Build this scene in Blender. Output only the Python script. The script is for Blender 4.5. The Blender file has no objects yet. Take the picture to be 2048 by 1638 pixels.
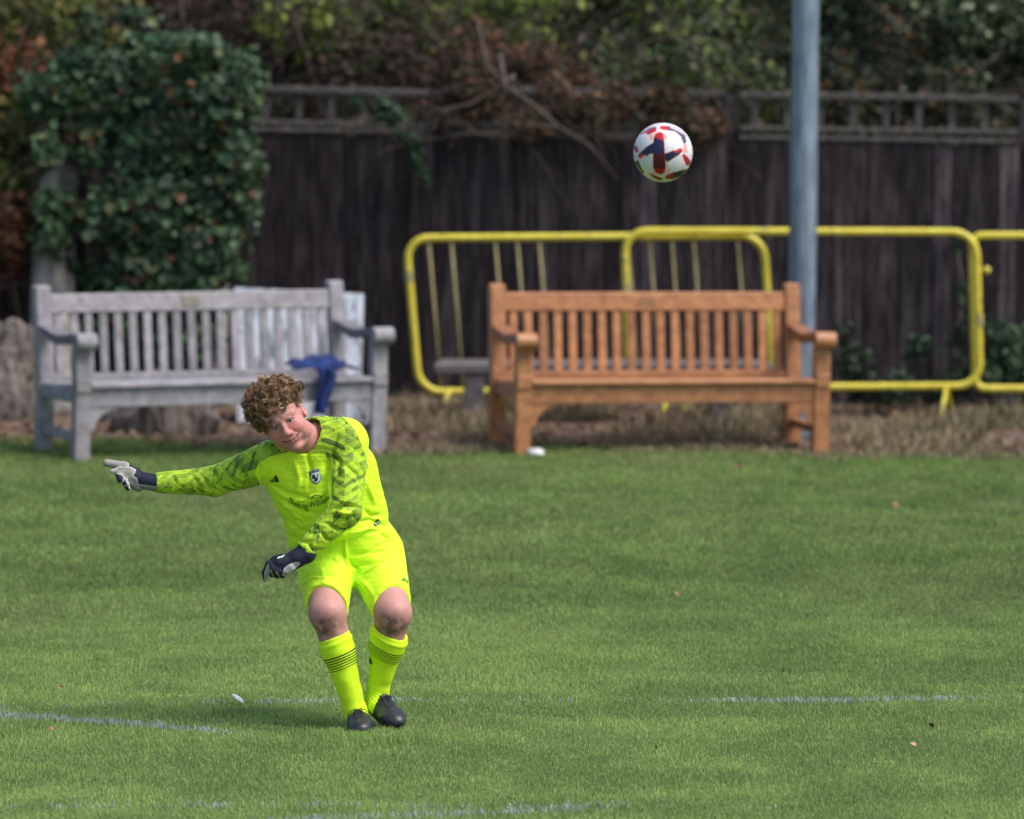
import bpy, bmesh, math, random
import numpy as np
from mathutils import Vector, Matrix, noise
from mathutils.bvhtree import BVHTree
R = math.radians
random.seed(7); RNG = np.random.default_rng(7)
sc = bpy.context.scene
# ------------------------------------------------------------------ camera
CAMH = 3.8; FPX = 12744.0; TH = math.atan(1248/FPX)
cd = bpy.data.cameras.new('camera'); cam = bpy.data.objects.new('camera', cd)
sc.collection.objects.link(cam); sc.camera = cam
cam.location = (0, 0, CAMH); cam.rotation_euler = (math.pi/2-TH, 0, 0)
cd.sensor_width = 36; cd.lens = FPX/2048*36; cd.clip_start = .5; cd.clip_end = 600
cd.dof.use_dof = True; cd.dof.focus_distance = 25.75; cd.dof.aperture_fstop = 2.6
# ------------------------------------------------------------------ light
SUN_EL, SUN_AZ = 56, 66          # azimuth: degrees from straight towards the camera (-Y) round to the right (+X)
sd = Vector((math.sin(R(SUN_AZ))*math.cos(R(SUN_EL)), -math.cos(R(SUN_AZ))*math.cos(R(SUN_EL)), math.sin(R(SUN_EL))))
w = bpy.data.worlds.new('World'); sc.world = w; w.use_nodes = True
nt = w.node_tree; bg = nt.nodes['Background']
sky = nt.nodes.new('ShaderNodeTexSky'); sky.sky_type = 'NISHITA'; sky.sun_disc = False
sky.sun_elevation = R(SUN_EL); sky.sun_rotation = math.atan2(sd.x, sd.y)
sky.air_density = 1.0; sky.dust_density = 2.5
nt.links.new(sky.outputs[0], bg.inputs[0]); bg.inputs[1].default_value = .165
sl = bpy.data.lights.new('sun', 'SUN'); so = bpy.data.objects.new('sun', sl); sc.collection.objects.link(so)
sl.energy = 3.15; sl.angle = R(30.0); sl.color = (1, .95, .88)
so.rotation_euler = sd.to_track_quat('Z', 'Y').to_euler()
sc.view_settings.view_transform = 'Standard'; sc.view_settings.look = 'None'
sc.view_settings.exposure = 0.17; sc.view_settings.gamma = 1
# ------------------------------------------------------------------ geometry of the view
CT, ST = math.cos(TH), math.sin(TH)
def P(px, py, Y):
    dx = (px-1024)/FPX; up = (819-py)/FPX
    vy = CT+up*ST; vz = -ST+up*CT
    k = Y/vy
    return np.array([dx*k, Y, CAMH+vz*k])
def to_px(v):
    v = np.asarray(v); rel = v-np.array([0, 0, CAMH])
    f = rel[..., 1]*CT-rel[..., 2]*ST; u = rel[..., 1]*ST+rel[..., 2]*CT
    return 1024+rel[..., 0]/f*FPX, 819-u/f*FPX
def sstep(a, b, x):
    t = np.clip((np.asarray(x, float)-a)/(b-a), 0, 1); return t*t*(3-2*t)
def terrain(x, y):
    x = np.asarray(x, float); y = np.asarray(y, float)
    z = -0.02*x*sstep(30, 35.5, y)*(1-sstep(60, 90, np.abs(x)+y))
    z = z + sstep(40.6, 46, y)*5.2  # bank added behind the fence to block bright sky in the hedge gaps
    z = z + .012*np.sin(x*1.3+y*.7)*np.sin(y*.9-x*.4)*sstep(18, 22, y)
    return z
def ground_pt(px, py):
    a, b = 15.0, 46.0
    for _ in range(50):
        m = (a+b)/2; p = P(px, py, m)
        if p[2] > terrain(p[0], m): a = m
        else: b = m
    return P(px, py, a)
# ------------------------------------------------------------------ mesh helpers
COL = sc.collection; ORG = {}
def tag(o, label=None, cat=None, group=None, kind=None):
    if label: o['label'] = label
    if cat: o['category'] = cat
    if group: o['group'] = group
    if kind: o['kind'] = kind
    return o
def empty(name, loc):
    o = bpy.data.objects.new(name, None); COL.objects.link(o); o.location = Vector(loc); o.empty_display_size = .1
    ORG[o.name] = np.array(loc, float); return o
def raw_mesh(name, V, Fs, smooth=True):
    me = bpy.data.meshes.new(name)
    V = np.asarray(V, np.float32)
    me.vertices.add(len(V)); me.vertices.foreach_set('co', V.ravel())
    if isinstance(Fs, np.ndarray): Fs = [Fs]
    Fs = [np.asarray(f, np.int32) for f in Fs if len(f)]
    tot = sum(f.size for f in Fs); n = sum(len(f) for f in Fs)
    me.loops.add(tot); me.polygons.add(n)
    me.loops.foreach_set('vertex_index', np.concatenate([f.ravel() for f in Fs]))
    st = []; o = 0
    for f in Fs:
        st.append(o+np.arange(len(f))*f.shape[1]); o += f.size
    me.polygons.foreach_set('loop_start', np.concatenate(st).astype(np.int32))
    me.polygons.foreach_set('use_smooth', np.full(n, smooth))
    me.update(calc_edges=True); me.validate()
    return me
def link(name, V, Fs, mat, parent=None, org=None, smooth=True, attrs=None, mats=None, mi=None):
    V = np.asarray(V, float)
    if parent is not None: g = ORG[parent.name]
    else: g = np.array(org if org is not None else (0, 0, 0), float)
    me = raw_mesh(name, V-g, Fs, smooth)
    for m in (mats or [mat]): me.materials.append(m)
    if mi is not None: me.polygons.foreach_set('material_index', np.asarray(mi, np.int32))
    if attrs:
        for k, a in attrs.items():
            a = np.asarray(a, np.float32)
            if a.ndim == 1:
                at = me.attributes.new(k, 'FLOAT', 'POINT'); at.data.foreach_set('value', a)
            elif a.shape[1] == 3:
                at = me.attributes.new(k, 'FLOAT_VECTOR', 'POINT'); at.data.foreach_set('vector', a.ravel())
            else:
                at = me.attributes.new(k, 'FLOAT_COLOR', 'POINT'); at.data.foreach_set('color', a.ravel())
    o = bpy.data.objects.new(name, me); COL.objects.link(o)
    if parent is not None: o.parent = parent; ORG[o.name] = g
    else: o.location = Vector(g); ORG[o.name] = g
    return o
class MB:
    def __init__(s): s.v = []; s.f = []; s.c = []
    def add(s, v, f, col=None):
        o = len(s.v); s.v += [tuple(map(float, p)) for p in v]; s.f += [tuple(int(i)+o for i in q) for q in f]
        s.c += [tuple(col) if col is not None else (1, 1, 1, 1)]*len(v)
    def box(s, M, lo, hi, bev=.004):
        lo = np.array(lo, float); hi = np.array(hi, float)
        b = min(bev, *(abs(hi-lo)/2.2))
        vs = []; idx = {}
        for i in (0, 1):
            for j in (0, 1):
                for k in (0, 1):
                    c = np.where([i, j, k], hi, lo); sg = np.where([i, j, k], -1, 1)
                    for a in range(3):
                        p = c+sg*b; p[a] = c[a]; idx[(i, j, k, a)] = len(vs); vs.append(p)
        f = []
        for a in range(3):
            o = [x for x in range(3) if x != a]
            for sd_ in (0, 1):
                q = []
                for (m, n) in ((0, 0), (1, 0), (1, 1), (0, 1)):
                    t = [0, 0, 0]; t[a] = sd_; t[o[0]] = m; t[o[1]] = n; q.append(idx[(*t, a)])
                flip = (sd_ == 0) ^ (a == 1)
                f.append(tuple(q[::-1] if flip else q))
        for a in range(3):      # bevel strips along axis a
            o = [x for x in range(3) if x != a]
            for m in (0, 1):
                for n in (0, 1):
                    t0 = [0, 0, 0]; t0[o[0]] = m; t0[o[1]] = n; t1 = list(t0); t1[a] = 1
                    f.append((idx[(*t0, o[0])], idx[(*t1, o[0])], idx[(*t1, o[1])], idx[(*t0, o[1])]))
        for i in (0, 1):
            for j in (0, 1):
                for k in (0, 1): f.append(tuple(idx[(i, j, k, a)] for a in range(3)))
        s.add([M(p) for p in vs], f)
    def tube(s, pts, r, n=8, col=None, closed=False):
        pts = [np.array(p, float) for p in pts]; N = len(pts)
        rr = r if hasattr(r, '__len__') else [r]*N
        t = [(pts[(i+1) % N] if (closed or i+1 < N) else pts[i])-(pts[i-1] if (closed or i) else pts[i]) for i in range(N)]
        t = [x/(np.linalg.norm(x)+1e-9) for x in t]
        u = np.cross(t[0], (0, 0, 1.0))
        if np.linalg.norm(u) < .1: u = np.cross(t[0], (1.0, 0, 0))
        u /= np.linalg.norm(u); V = []
        for i in range(N):
            u = u-t[i]*np.dot(u, t[i]); u /= (np.linalg.norm(u)+1e-9); w_ = np.cross(t[i], u)
            for k in range(n):
                a = 2*math.pi*k/n; V.append(pts[i]+rr[i]*(math.cos(a)*u+math.sin(a)*w_))
        F = []
        for i in range(N if closed else N-1):
            j = (i+1) % N
            for k in range(n): F.append((i*n+k, i*n+(k+1) % n, j*n+(k+1) % n, j*n+k))
        if not closed: F += [tuple(range(n))[::-1], tuple((N-1)*n+k for k in range(n))]
        s.add(V, F, col)
    def tint(s, n0, v):
        for q in range(n0, len(s.v)): s.c[q] = (v, v*.985, v*.96, 1)
    def prism(s, poly, M, lo, hi):          # poly in a plane, extruded lo..hi; M maps (a,b,c)->world
        n = len(poly); V = [M((c, a, b)) for c in (lo, hi) for a, b in poly]
        F = [(i, (i+1) % n, n+(i+1) % n, n+i) for i in range(n)]+[tuple(range(n))[::-1], tuple(range(n, 2*n))]
        s.add(V, F)
    def build(s, name, mat, parent=None, org=None, smooth=False, colors=True):
        g = ORG[parent.name] if parent is not None else np.array(org if org is not None else (0, 0, 0), float)
        me = bpy.data.meshes.new(name)
        me.from_pydata([tuple(np.array(p)-g) for p in s.v], [], s.f); me.materials.append(mat)
        bm = bmesh.new(); bm.from_mesh(me); bmesh.ops.recalc_face_normals(bm, faces=bm.faces); bm.to_mesh(me); bm.free()
        if smooth: me.polygons.foreach_set('use_smooth', [True]*len(me.polygons))
        if colors:
            at = me.attributes.new('col', 'FLOAT_COLOR', 'POINT'); at.data.foreach_set('color', np.array(s.c, np.float32).ravel())
        o = bpy.data.objects.new(name, me); COL.objects.link(o); ORG[o.name] = g
        if parent is not None: o.parent = parent
        else: o.location = Vector(g)
        return o
ID = lambda p: np.array(p, float)
# ------------------------------------------------------------------ materials
class N:
    def __init__(s, name):
        s.m = bpy.data.materials.new(name); s.m.use_nodes = True; s.t = s.m.node_tree; s.b = s.t.nodes['Principled BSDF']
    def n(s, ty, **kw):
        x = s.t.nodes.new('ShaderNode'+ty)
        for k, v in kw.items(): setattr(x, k, v)
        return x
    def l(s, a, b): s.t.links.new(a, b)
    def val(s, x, sock):
        if hasattr(x, 'is_linked') or isinstance(x, bpy.types.NodeSocket): s.l(x, sock)
        else: sock.default_value = x
    def math(s, op, a, b=0.0, c=None):
        x = s.n('Math', operation=op); s.val(a, x.inputs[0]); s.val(b, x.inputs[1])
        if c is not None: s.val(c, x.inputs[2])
        return x.outputs[0]
    def noise(s, scale, detail=4, vec=None, stretch=None, rough=.55):
        x = s.n('TexNoise'); x.inputs['Scale'].default_value = scale; x.inputs['Detail'].default_value = detail; x.inputs['Roughness'].default_value = rough
        if vec is None:
            vec = s.n('TexCoord').outputs['Object']
        if stretch:
            mp = s.n('Mapping'); mp.inputs['Scale'].default_value = stretch; s.l(vec, mp.inputs['Vector']); vec = mp.outputs[0]
        s.l(vec, x.inputs['Vector']); return x.outputs['Fac']
    def ramp(s, fac, stops):
        x = s.n('ValToRGB'); s.l(fac, x.inputs[0]); e = x.color_ramp.elements
        while len(e) < len(stops): e.new(.5)
        for i, (p, c) in enumerate(stops): e[i].position = p; e[i].color = (*c, 1) if len(c) == 3 else c
        return x.outputs[0]
    def mix(s, f, a, b, blend='MIX'):
        x = s.n('Mix', data_type='RGBA', blend_type=blend)
        s.val(f, x.inputs[0])
        for v, i in ((a, 6), (b, 7)):
            if isinstance(v, tuple): x.inputs[i].default_value = (*v, 1) if len(v) == 3 else v
            else: s.l(v, x.inputs[i])
        return x.outputs[2]
    def attr(s, name, out='Color'):
        x = s.n('Attribute', attribute_name=name); return x.outputs[out]
    def bump(s, h, strength=.3, dist=.01):
        x = s.n('Bump'); x.inputs['Strength'].default_value = strength; x.inputs['Distance'].default_value = dist
        s.l(h, x.inputs['Height']); s.l(x.outputs[0], s.b.inputs['Normal'])
    def base(s, c):
        if isinstance(c, tuple): s.b.inputs['Base Color'].default_value = (*c, 1)
        else: s.l(c, s.b.inputs['Base Color'])
    def rough(s, r, spec=.5): s.b.inputs['Roughness'].default_value = r; s.b.inputs['Specular IOR Level'].default_value = spec
def simple(name, c1, c2, scale=12, rough=.6, stretch=None, bump=.25, dist=.004, spec=.5, lo=.35, hi=.65, metal=0, vc=False):
    m = N(name); f = m.noise(scale, 5, stretch=stretch); c = m.ramp(f, [(lo, c1), (hi, c2)])
    if vc:
        c = m.mix(1.0, c, m.attr('col'), 'MULTIPLY'); c = m.mix(m.math('MULTIPLY', m.noise(2.3, 4), .35), c, tuple(x*.45 for x in c1))
    m.base(c); m.rough(rough, spec)
    m.b.inputs['Metallic'].default_value = metal
    if bump: m.bump(m.noise(scale*3, 4, stretch=stretch), bump, dist)
    return m.m
def leafmat(name, rough=.5, trans=.35, spec=.4):
    m = N(name); c = m.attr('col'); m.base(c); m.rough(rough, spec)
    tr = m.n('BsdfTranslucent'); m.l(c, tr.inputs[0]); mx = m.n('MixShader'); mx.inputs[0].default_value = trans
    m.l(m.b.outputs[0], mx.inputs[1]); m.l(tr.outputs[0], mx.inputs[2]); m.l(mx.outputs[0], m.t.nodes['Material Output'].inputs[0])
    return m.m
M_leaf = leafmat('leaf_surface'); M_grass = leafmat('grass_blade', .7, .42, .15)
M_dry = leafmat('dry_leaf', .8, .2, .1)
M_twig = simple('twig_bark', (.06, .045, .036), (.14, .11, .09), 20, .9)
M_bark = simple('bark', (.11, .10, .09), (.30, .28, .25), 9, .9, (1, 1, .25), .8, .02)
M_teak = simple('oiled_teak', (.31, .125, .052), (.56, .26, .11), 9, .5, (1.2, 4, 2), .2, .002, lo=.3, hi=.7, vc=True)
M_teak_shaded = simple('oiled_teak_arm_shaded', (.22, .09, .045), (.34, .15, .07), 6, .5, (1.2, 3, 3), .15, .002, vc=True)  # armrest copy of the teak, shade of the arm sides painted in
M_grey = simple('weathered_oak', (.24, .23, .25), (.39, .37, .405), 7, .85, (1.5, 5, 2), .4, .004, vc=True)
M_grey_shaded = simple('weathered_oak_arm_shaded', (.13, .13, .15), (.22, .21, .24), 7, .85, (1.5, 5, 2), .4, .004, vc=True)  # darker oak copy: shade on the armrest sides put into the colour
M_oldwood = simple('old_grey_plank', (.08, .072, .072), (.18, .165, .165), 8, .9, (1, 4, 2), .5, .006)
M_steel = simple('galvanised_steel', (.13, .175, .245), (.30, .37, .46), 17, .42, (1, 1, .22), .1, .002, metal=.35)
M_plaque = simple('plaque_metal', (.16, .15, .12), (.24, .22, .17), 40, .5)
M_carve = simple('carved_line', (.22, .12, .06), (.28, .16, .08), 40, .8)
def yellow():
    m = N('yellow_paint'); f = m.noise(9, 5); g = m.noise(34, 4)
    c = m.ramp(f, [(.3, (.62, .50, .03)), (.6, (.74, .64, .07)), (.8, (.66, .62, .16))])
    k = m.ramp(g, [(.60, (0, 0, 0)), (.66, (1, 1, 1))])
    m.base(m.mix(k, c, (.28, .24, .12))); m.rough(.45); return m.m
M_yellow = yellow()
M_clamp = simple('worn_bare_steel', (.22, .22, .16), (.50, .44, .10), 20, .6)
M_rod = simple('faded_rod', (.30, .25, .10), (.42, .36, .17), 15, .7)
M_blue = simple('blue_fabric', (.002, .010, .065), (.005, .028, .17), 10, .85, None, .5, .01)
def peeled():
    m = N('peeled_white_board'); f = m.noise(9, 6, stretch=(2.2, 1, .6), rough=.7)
    m.base(m.ramp(f, [(.42, (.58, .62, .68)), (.52, (.42, .45, .50)), (.60, (.15, .18, .21))])); m.rough(.8); m.bump(f, .3, .004); return m.m
M_board = peeled()
def fencewood():
    m = N('dark_fence_board'); v = m.attr('col')
    f = m.noise(5, 6, stretch=(9, 1, .6), rough=.65); g = m.noise(2.2, 5, stretch=(5, 1, .45), rough=.7)
    c = m.ramp(f, [(.3, (.007, .006, .007)), (.50, (.022, .018, .021)), (.72, (.10, .087, .086))])
    k = m.ramp(g, [(.53, (0, 0, 0)), (.70, (.7, .7, .7))])
    c = m.mix(k, c, (.13, .118, .115)); c = m.mix(1.0, c, v, 'MULTIPLY')
    m.base(c); m.rough(.9, .2); m.bump(f, .6, .006); return m.m
M_fence = fencewood()
M_trellis = simple('trellis_wood', (.04, .036, .035), (.125, .113, .104), 8, .9, (3, 1, 3), .4, .004)
def ground_mat():
    m = N('turf_and_soil'); c = m.attr('col'); f = m.noise(60, 5); m.base(m.mix(.6, c, m.ramp(f, [(.3, (.35, .35, .35)), (.7, (1.25, 1.25, 1.25))]), 'MULTIPLY'))
    m.rough(.95, .1); m.bump(m.noise(35, 5), .8, .02); return m.m
M_ground = ground_mat()
# ------------------------------------------------------------------ ground
def dirtedge(x):        # Y where the turf ends
    x = np.asarray(x, float)
    return 36.38+.12*np.sin(x*2.1)+.07*np.sin(x*5.3+1)+.12*sstep(-.8, .4, x)+.1*sstep(1.2, 2.6, x)
def paint(x, y):
    """strength 0..1 of the worn white line paint on the turf"""
    px, py = to_px(np.stack([x, y, 0*x], -1))
    n1 = .5+.5*np.sin(px*.045+1.3)*np.sin(px*.017+.4); n2 = .5+.5*np.sin(px*.11+py*.3)
    s = np.zeros_like(x)
    la = 1432+px*.075+14*(px/500)**2*.4                        # line curving down to the right on the left
    s = np.maximum(s, np.exp(-((py-la)/4.2)**2)*(1-sstep(400, 530, px))*(.7+.3*n2)*1.15)
    lb = 1419-.012*px
    gate = np.clip(.10+.7*n1*n1-.1, 0, 1)*(1-.4*sstep(850, 1300, px)*(1-sstep(1350, 1550, px)))
    gate = np.maximum(gate, sstep(1300, 1480, px)*(1-sstep(1780, 2100, px))*.95)
    gate = np.maximum(gate, 1.0*sstep(480, 560, px)*(1-sstep(800, 900, px)))
    s = np.maximum(s, np.exp(-((py-lb)/2.8)**2)*gate)
    lc = 1682-.058*px
    s = np.maximum(s, np.exp(-((py-lc)/6)**2)*(.45+.6*n1)*(1-.85*sstep(1150, 1320, px))*.75*sstep(200, 560, px))
    ld = 1618-.004*px
    s = np.maximum(s, np.exp(-((py-ld)/5)**2)*n1*(1-.7*sstep(1000, 1200, px))*.5)
    return np.clip(s, 0, 1)
def vnoise(x, y, sc_, seed=0):
    rg = np.random.default_rng(seed+101); T = rg.random((256, 256))
    X = x*sc_+57.3; Y = y*sc_+91.7; i = np.floor(X).astype(int); j = np.floor(Y).astype(int)
    fx = X-i; fy = Y-j; fx = fx*fx*(3-2*fx); fy = fy*fy*(3-2*fy)
    g = lambda a, b: T[a % 256, b % 256]
    return (g(i, j)*(1-fx)+g(i+1, j)*fx)*(1-fy)+(g(i, j+1)*(1-fx)+g(i+1, j+1)*fx)*fy
def turfcol(x, y):
    n = .22*vnoise(x*.8, y*1.1, .9, 8)+.2*vnoise(x, y, .55)+.33*vnoise(x, y, 2.9, 1)+.25*vnoise(x, y, 8, 2)
    a = np.array([.168, .262, .092]); b = np.array([.262, .378, .132]); yel = np.array([.33, .36, .16])
    c = a+(b-a)*sstep(.24, .76, n)[..., None]
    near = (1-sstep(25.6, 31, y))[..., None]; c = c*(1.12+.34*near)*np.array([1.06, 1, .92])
    m = (sstep(.52, .78, vnoise(x, y, .9, 5)*.6+vnoise(x, y, 3.3, 6)*.4)*(.16+.5*sstep(31.5, 35.0, y)*(1-.6*sstep(35.4, 36.2, y))))[..., None]
    return c*(1-m)+yel*m
xs = np.concatenate([np.linspace(-160, -6, 22)[:-1], np.linspace(-6, 6, 161), np.linspace(6, 160, 22)[1:]])
ys = np.concatenate([np.linspace(-120, 18, 20)[:-1], np.linspace(18, 48, 301), np.linspace(48, 220, 24)[1:]])
GX, GY = np.meshgrid(xs, ys, indexing='ij'); GZ = terrain(GX, GY)
soil = np.array([.16, .115, .092])
gc = turfcol(GX, GY)*.40
k = sstep(-.12, .12, GY-dirtedge(GX))[..., None]
gc = gc*(1-k)+soil*(.75+.5*vnoise(GX, GY, 3, 9))[..., None]*k
bk = sstep(40.2, 41.5, GY)[..., None]; gc = gc*(1-bk)+np.array([.035, .035, .022])*bk
gc = np.concatenate([gc, np.ones(gc.shape[:2]+(1,))], -1)
nx, ny = GX.shape; ii = np.arange(nx*ny).reshape(nx, ny)
gf = np.stack([ii[:-1, :-1], ii[1:, :-1], ii[1:, 1:], ii[:-1, 1:]], -1).reshape(-1, 4)
ground = link('ground', np.stack([GX, GY, GZ], -1).reshape(-1, 3), gf, M_ground, attrs={'col': gc.reshape(-1, 4)})
tag(ground, kind='structure', label='mown green football pitch with a strip of bare earth before the fence')
# ------------------------------------------------------------------ blades
def blades(n, x, y, h, wd, col, lean=.5, zoff=0, rng=RNG):
    z = terrain(x, y)+zoff
    a = rng.random(n)*2*np.pi; l = rng.random(n)*lean; b = rng.random(n)*2*np.pi
    dx = np.cos(a)*wd/2; dy = np.sin(a)*wd/2; lx = np.cos(b)*h*l; ly = np.sin(b)*h*l
    V = np.empty((n, 5, 3))
    V[:, 0] = np.stack([x-dx, y-dy, z-.003], -1); V[:, 1] = np.stack([x+dx, y+dy, z-.003], -1)
    V[:, 2] = np.stack([x+dx*.8+lx*.35, y+dy*.8+ly*.35, z+h*.6], -1); V[:, 3] = np.stack([x-dx*.8+lx*.35, y-dy*.8+ly*.35, z+h*.6], -1)
    V[:, 4] = np.stack([x+lx, y+ly, z+h*(1-.3*l)], -1)
    o = np.arange(n)[:, None]*5
    Q = o+np.array([[0, 1, 2, 3]]); T = o+np.array([[3, 2, 4]])
    C = np.ones((n, 5, 4)); C[:, :, :3] = col[:, None, :]
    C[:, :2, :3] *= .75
    return V.reshape(-1, 3), Q, T, C.reshape(-1, 4)
def grass_field():
    n = 800000
    u = RNG.random(n)
    y = np.where(u < .55, 21.5+RNG.random(n)*6.7, 27.5+RNG.random(n)*10)
    x = (RNG.random(n)-.5)*2*(3.7+(y-21)*.085)
    keep = y < dirtedge(x)+RNG.normal(0, .19, n); x, y = x[keep], y[keep]; n = len(x)
    far = sstep(27, 33, y)
    h = (.013+.012*RNG.random(n))*(.75+.5*vnoise(x, y, 5, 3))*(1+.25*far)
    wd = (.0028+.0022*RNG.random(n))*(1+.9*far)
    c = turfcol(x, y)*(.72+.55*RNG.random(n))[:, None]
    yl = RNG.random(n) < .05; c[yl] = c[yl]*.5+np.array([.16, .15, .06])
    p = paint(x, y); wmask = (RNG.random(n) < p*.85) & (p > .12)
    c[wmask] = np.array([.60, .68, .68])*(.55+.6*RNG.random(wmask.sum()))[:, None]; h[wmask] *= 1.25
    V, Q, T, C = blades(n, x, y, h, wd, c, .9)
    # long bleached stems standing out of the turf
    m = 120; xx = (RNG.random(m)-.5)*4.6; yy = 24+RNG.random(m)*3.4
    V2, Q2, T2, C2 = blades(m, xx, yy, .045+.06*RNG.random(m), np.full(m, .0026), np.tile([.34, .32, .15], (m, 1)), .8)
    o = len(V); V = np.concatenate([V, V2]); C = np.concatenate([C, C2]); Q = np.concatenate([Q, Q2+o]); T = np.concatenate([T, T2+o])
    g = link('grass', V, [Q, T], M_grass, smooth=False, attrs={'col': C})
    tag(g, 'short mown green grass of the pitch with worn white line paint', 'grass', kind='stuff')
grass_field()
def dry_field():
    n = 26000
    x = -1.4+RNG.random(n)*6.0; y = dirtedge(x)-.28+RNG.random(n)**1.2*2.95
    d = vnoise(x, y, 2.2, 12); keep = (RNG.random(n) < sstep(.25, .6, d)) & (y < 39.3); x, y, d = x[keep], y[keep], d[keep]; n = len(x)
    h = (.03+.10*RNG.random(n)*d*1.5)*(.45+.75*sstep(-.1, 1.5, y-dirtedge(x)))
    a = np.array([.48, .385, .25]); b = np.array([.20, .15, .10]); g = np.array([.06, .10, .03])
    t = RNG.random(n)[:, None]; c = a*t+b*(1-t); gm = (RNG.random(n) < .12+.3*sstep(2.0, 3.2, x)); c[gm] = g
    V, Q, T, C = blades(n, x, y, h, .006+.006*RNG.random(n), c, 1.1)
    tag(link('dry_grass', V, [Q, T], M_dry, smooth=False, attrs={'col': C}), 'tangle of dry brown grass and weeds along the foot of the dark fence', 'dry grass', kind='stuff')
dry_field()
# ------------------------------------------------------------------ leaves
def leaves(c, nrm, size, col, rng, fold=.35, asp=.75):
    """c Nx3 centres, nrm Nx3 facing, size N, col Nx3 -> six-vertex folded leaves"""
    n = len(c); nrm = nrm/np.linalg.norm(nrm, axis=1, keepdims=True)
    r = rng.normal(size=(n, 3)); r[:, 2] -= .8
    t = r-nrm*(r*nrm).sum(1, keepdims=True); t /= np.linalg.norm(t, axis=1, keepdims=True)+1e-9; b = np.cross(nrm, t)
    s = size[:, None]; a = s*asp*.5
    base = c-t*s*.45; tip = c+t*s*.55; l1 = c-b*a-t*s*.15+nrm*a*fold; r1 = c+b*a-t*s*.15+nrm*a*fold
    l2 = c-b*a*.8+t*s*.2+nrm*a*fold*.8; r2 = c+b*a*.8+t*s*.2+nrm*a*fold*.8
    V = np.stack([base, r1, r2, tip, l2, l1], 1).reshape(-1, 3); o = np.arange(n)[:, None]*6
    Q = np.concatenate([o+np.array([[0, 1, 2, 3]]), o+np.array([[0, 3, 4, 5]])])
    C = np.ones((n, 6, 4)); C[:, :, :3] = col[:, None, :]
    return V, Q, C.reshape(-1, 4)
def ellip_pts(cs, rs, n, rng, inner=.55):
    """points through the outer layer of a set of ellipsoids, with outward directions"""
    vol = np.array([np.prod(r)**(2/3) for r in rs]); k = rng.choice(len(cs), n, p=vol/vol.sum())
    d = rng.normal(size=(n, 3)); d[:, 1] -= .5; d /= np.linalg.norm(d, axis=1, keepdims=True)
    rad = ((inner+(1-inner)*rng.random(n)**.6)*(1+.22*np.abs(rng.normal(size=n))*(rng.random(n) < .35)))[:, None]
    cs = np.array(cs); rs = np.array(rs)
    return cs[k]+d*rs[k]*rad, d/rs[k], k
def pal(cols, n, rng, var=.35):
    c = np.array(cols)[rng.integers(0, len(cols), n)]; return c*(1-var+2*var*rng.random(n))[:, None]
def foliage(name, mat, cs, rs, n, size, cols, parent, seed, inner=.5, asp=.75, jit=.8):
    rng = np.random.default_rng(seed); p, d, k = ellip_pts(cs, rs, n, rng, inner)
    # thin out by noise so that the outline breaks up and gaps open
    q = vnoise(p[:, 0]+k*.37, p[:, 2]+p[:, 1]*.5, 6, seed); keep = q > .27; p, d, k = p[keep], d[keep], k[keep]
    nrm = d/np.linalg.norm(d, axis=1, keepdims=True)+rng.normal(size=d.shape)*jit+np.array([0, -.3, .35])
    sz = size*(.6+.8*rng.random(len(p))); C = pal(cols, len(p), rng)
    cl = vnoise(p[:, 0], p[:, 2], 3.1, seed+3); C = C*(.6+.85*cl)[:, None]
    V, Q, C = leaves(p, nrm, sz, C, rng, asp=asp)
    return link(name, V, Q, mat, parent, attrs={'col': C}, smooth=False)
def twigs(n, org_pts, rng, ln=.7, r=.006, up=.7):
    m = MB()
    for i in range(n):
        p = np.array(org_pts[rng.integers(len(org_pts))], float)+rng.normal(size=3)*[.2, .12, .1]
        d = rng.normal(size=3)*[1, .45, .6]+[0, -.25, up]; d /= np.linalg.norm(d); pts = [p]; L = ln*(.5+rng.random()); s = 7
        for j in range(s):
            d = d+rng.normal(size=3)*.16+[0, 0, -.05]; d /= np.linalg.norm(d); p = p+d*L/s; pts.append(p)
        rr = r*(.6+.8*rng.random()); m.tube(pts, [rr*(1-.8*j/s) for j in range(s+1)], 5)
        for j in (2, 3, 4, 5):
            q = pts[j]; e = d+rng.normal(size=3)*.7; e /= np.linalg.norm(e); m.tube([q, q+e*L*.14, q+e*L*.25+rng.normal(size=3)*.02], [rr*.5, rr*.35, rr*.15], 4)
    return m
GD = [(.036, .080, .038), (.055, .115, .054), (.088, .16, .076), (.022, .050, .026)]      # cool dark ivy greens
def shrub(name, label, clumps, n, size, cols, seed, stem=(.5, .02), tw=12, asp=.75, mat=None, twr=.006, stems=True, grp='shrubs and hedging behind the fence'):
    """clumps: list of (px, py, Y, rx, ry, rz)"""
    cs = [P(a, b, Y) for a, b, Y, *_ in clumps]; rs = [c[3:] for c in clumps]
    m0 = np.mean(cs, axis=0); g = np.array([m0[0], m0[1], terrain(m0[0], m0[1])])
    t = empty(name, g); tag(t, label, 'shrub', grp)
    rng = np.random.default_rng(seed)
    foliage('foliage', mat or M_leaf, cs, rs, n, size, cols, t, seed, asp=asp)
    m = twigs(tw, [c-[0, 0, r[2]*.5] for c, r in zip(cs, rs)], rng, .9, twr)
    for c in cs[:5 if stems else 0]:
        b = g+rng.normal(size=3)*[.12, .08, 0]; md = (b+c)/2+rng.normal(size=3)*[.1, .05, .05]
        m.tube([b-[0, 0, .05], md, c], [stem[1], stem[1]*.8, stem[1]*.4], 7)
    m.build('branch', M_twig, t, smooth=True)
    return t
rg = np.random.default_rng(3)
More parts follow.
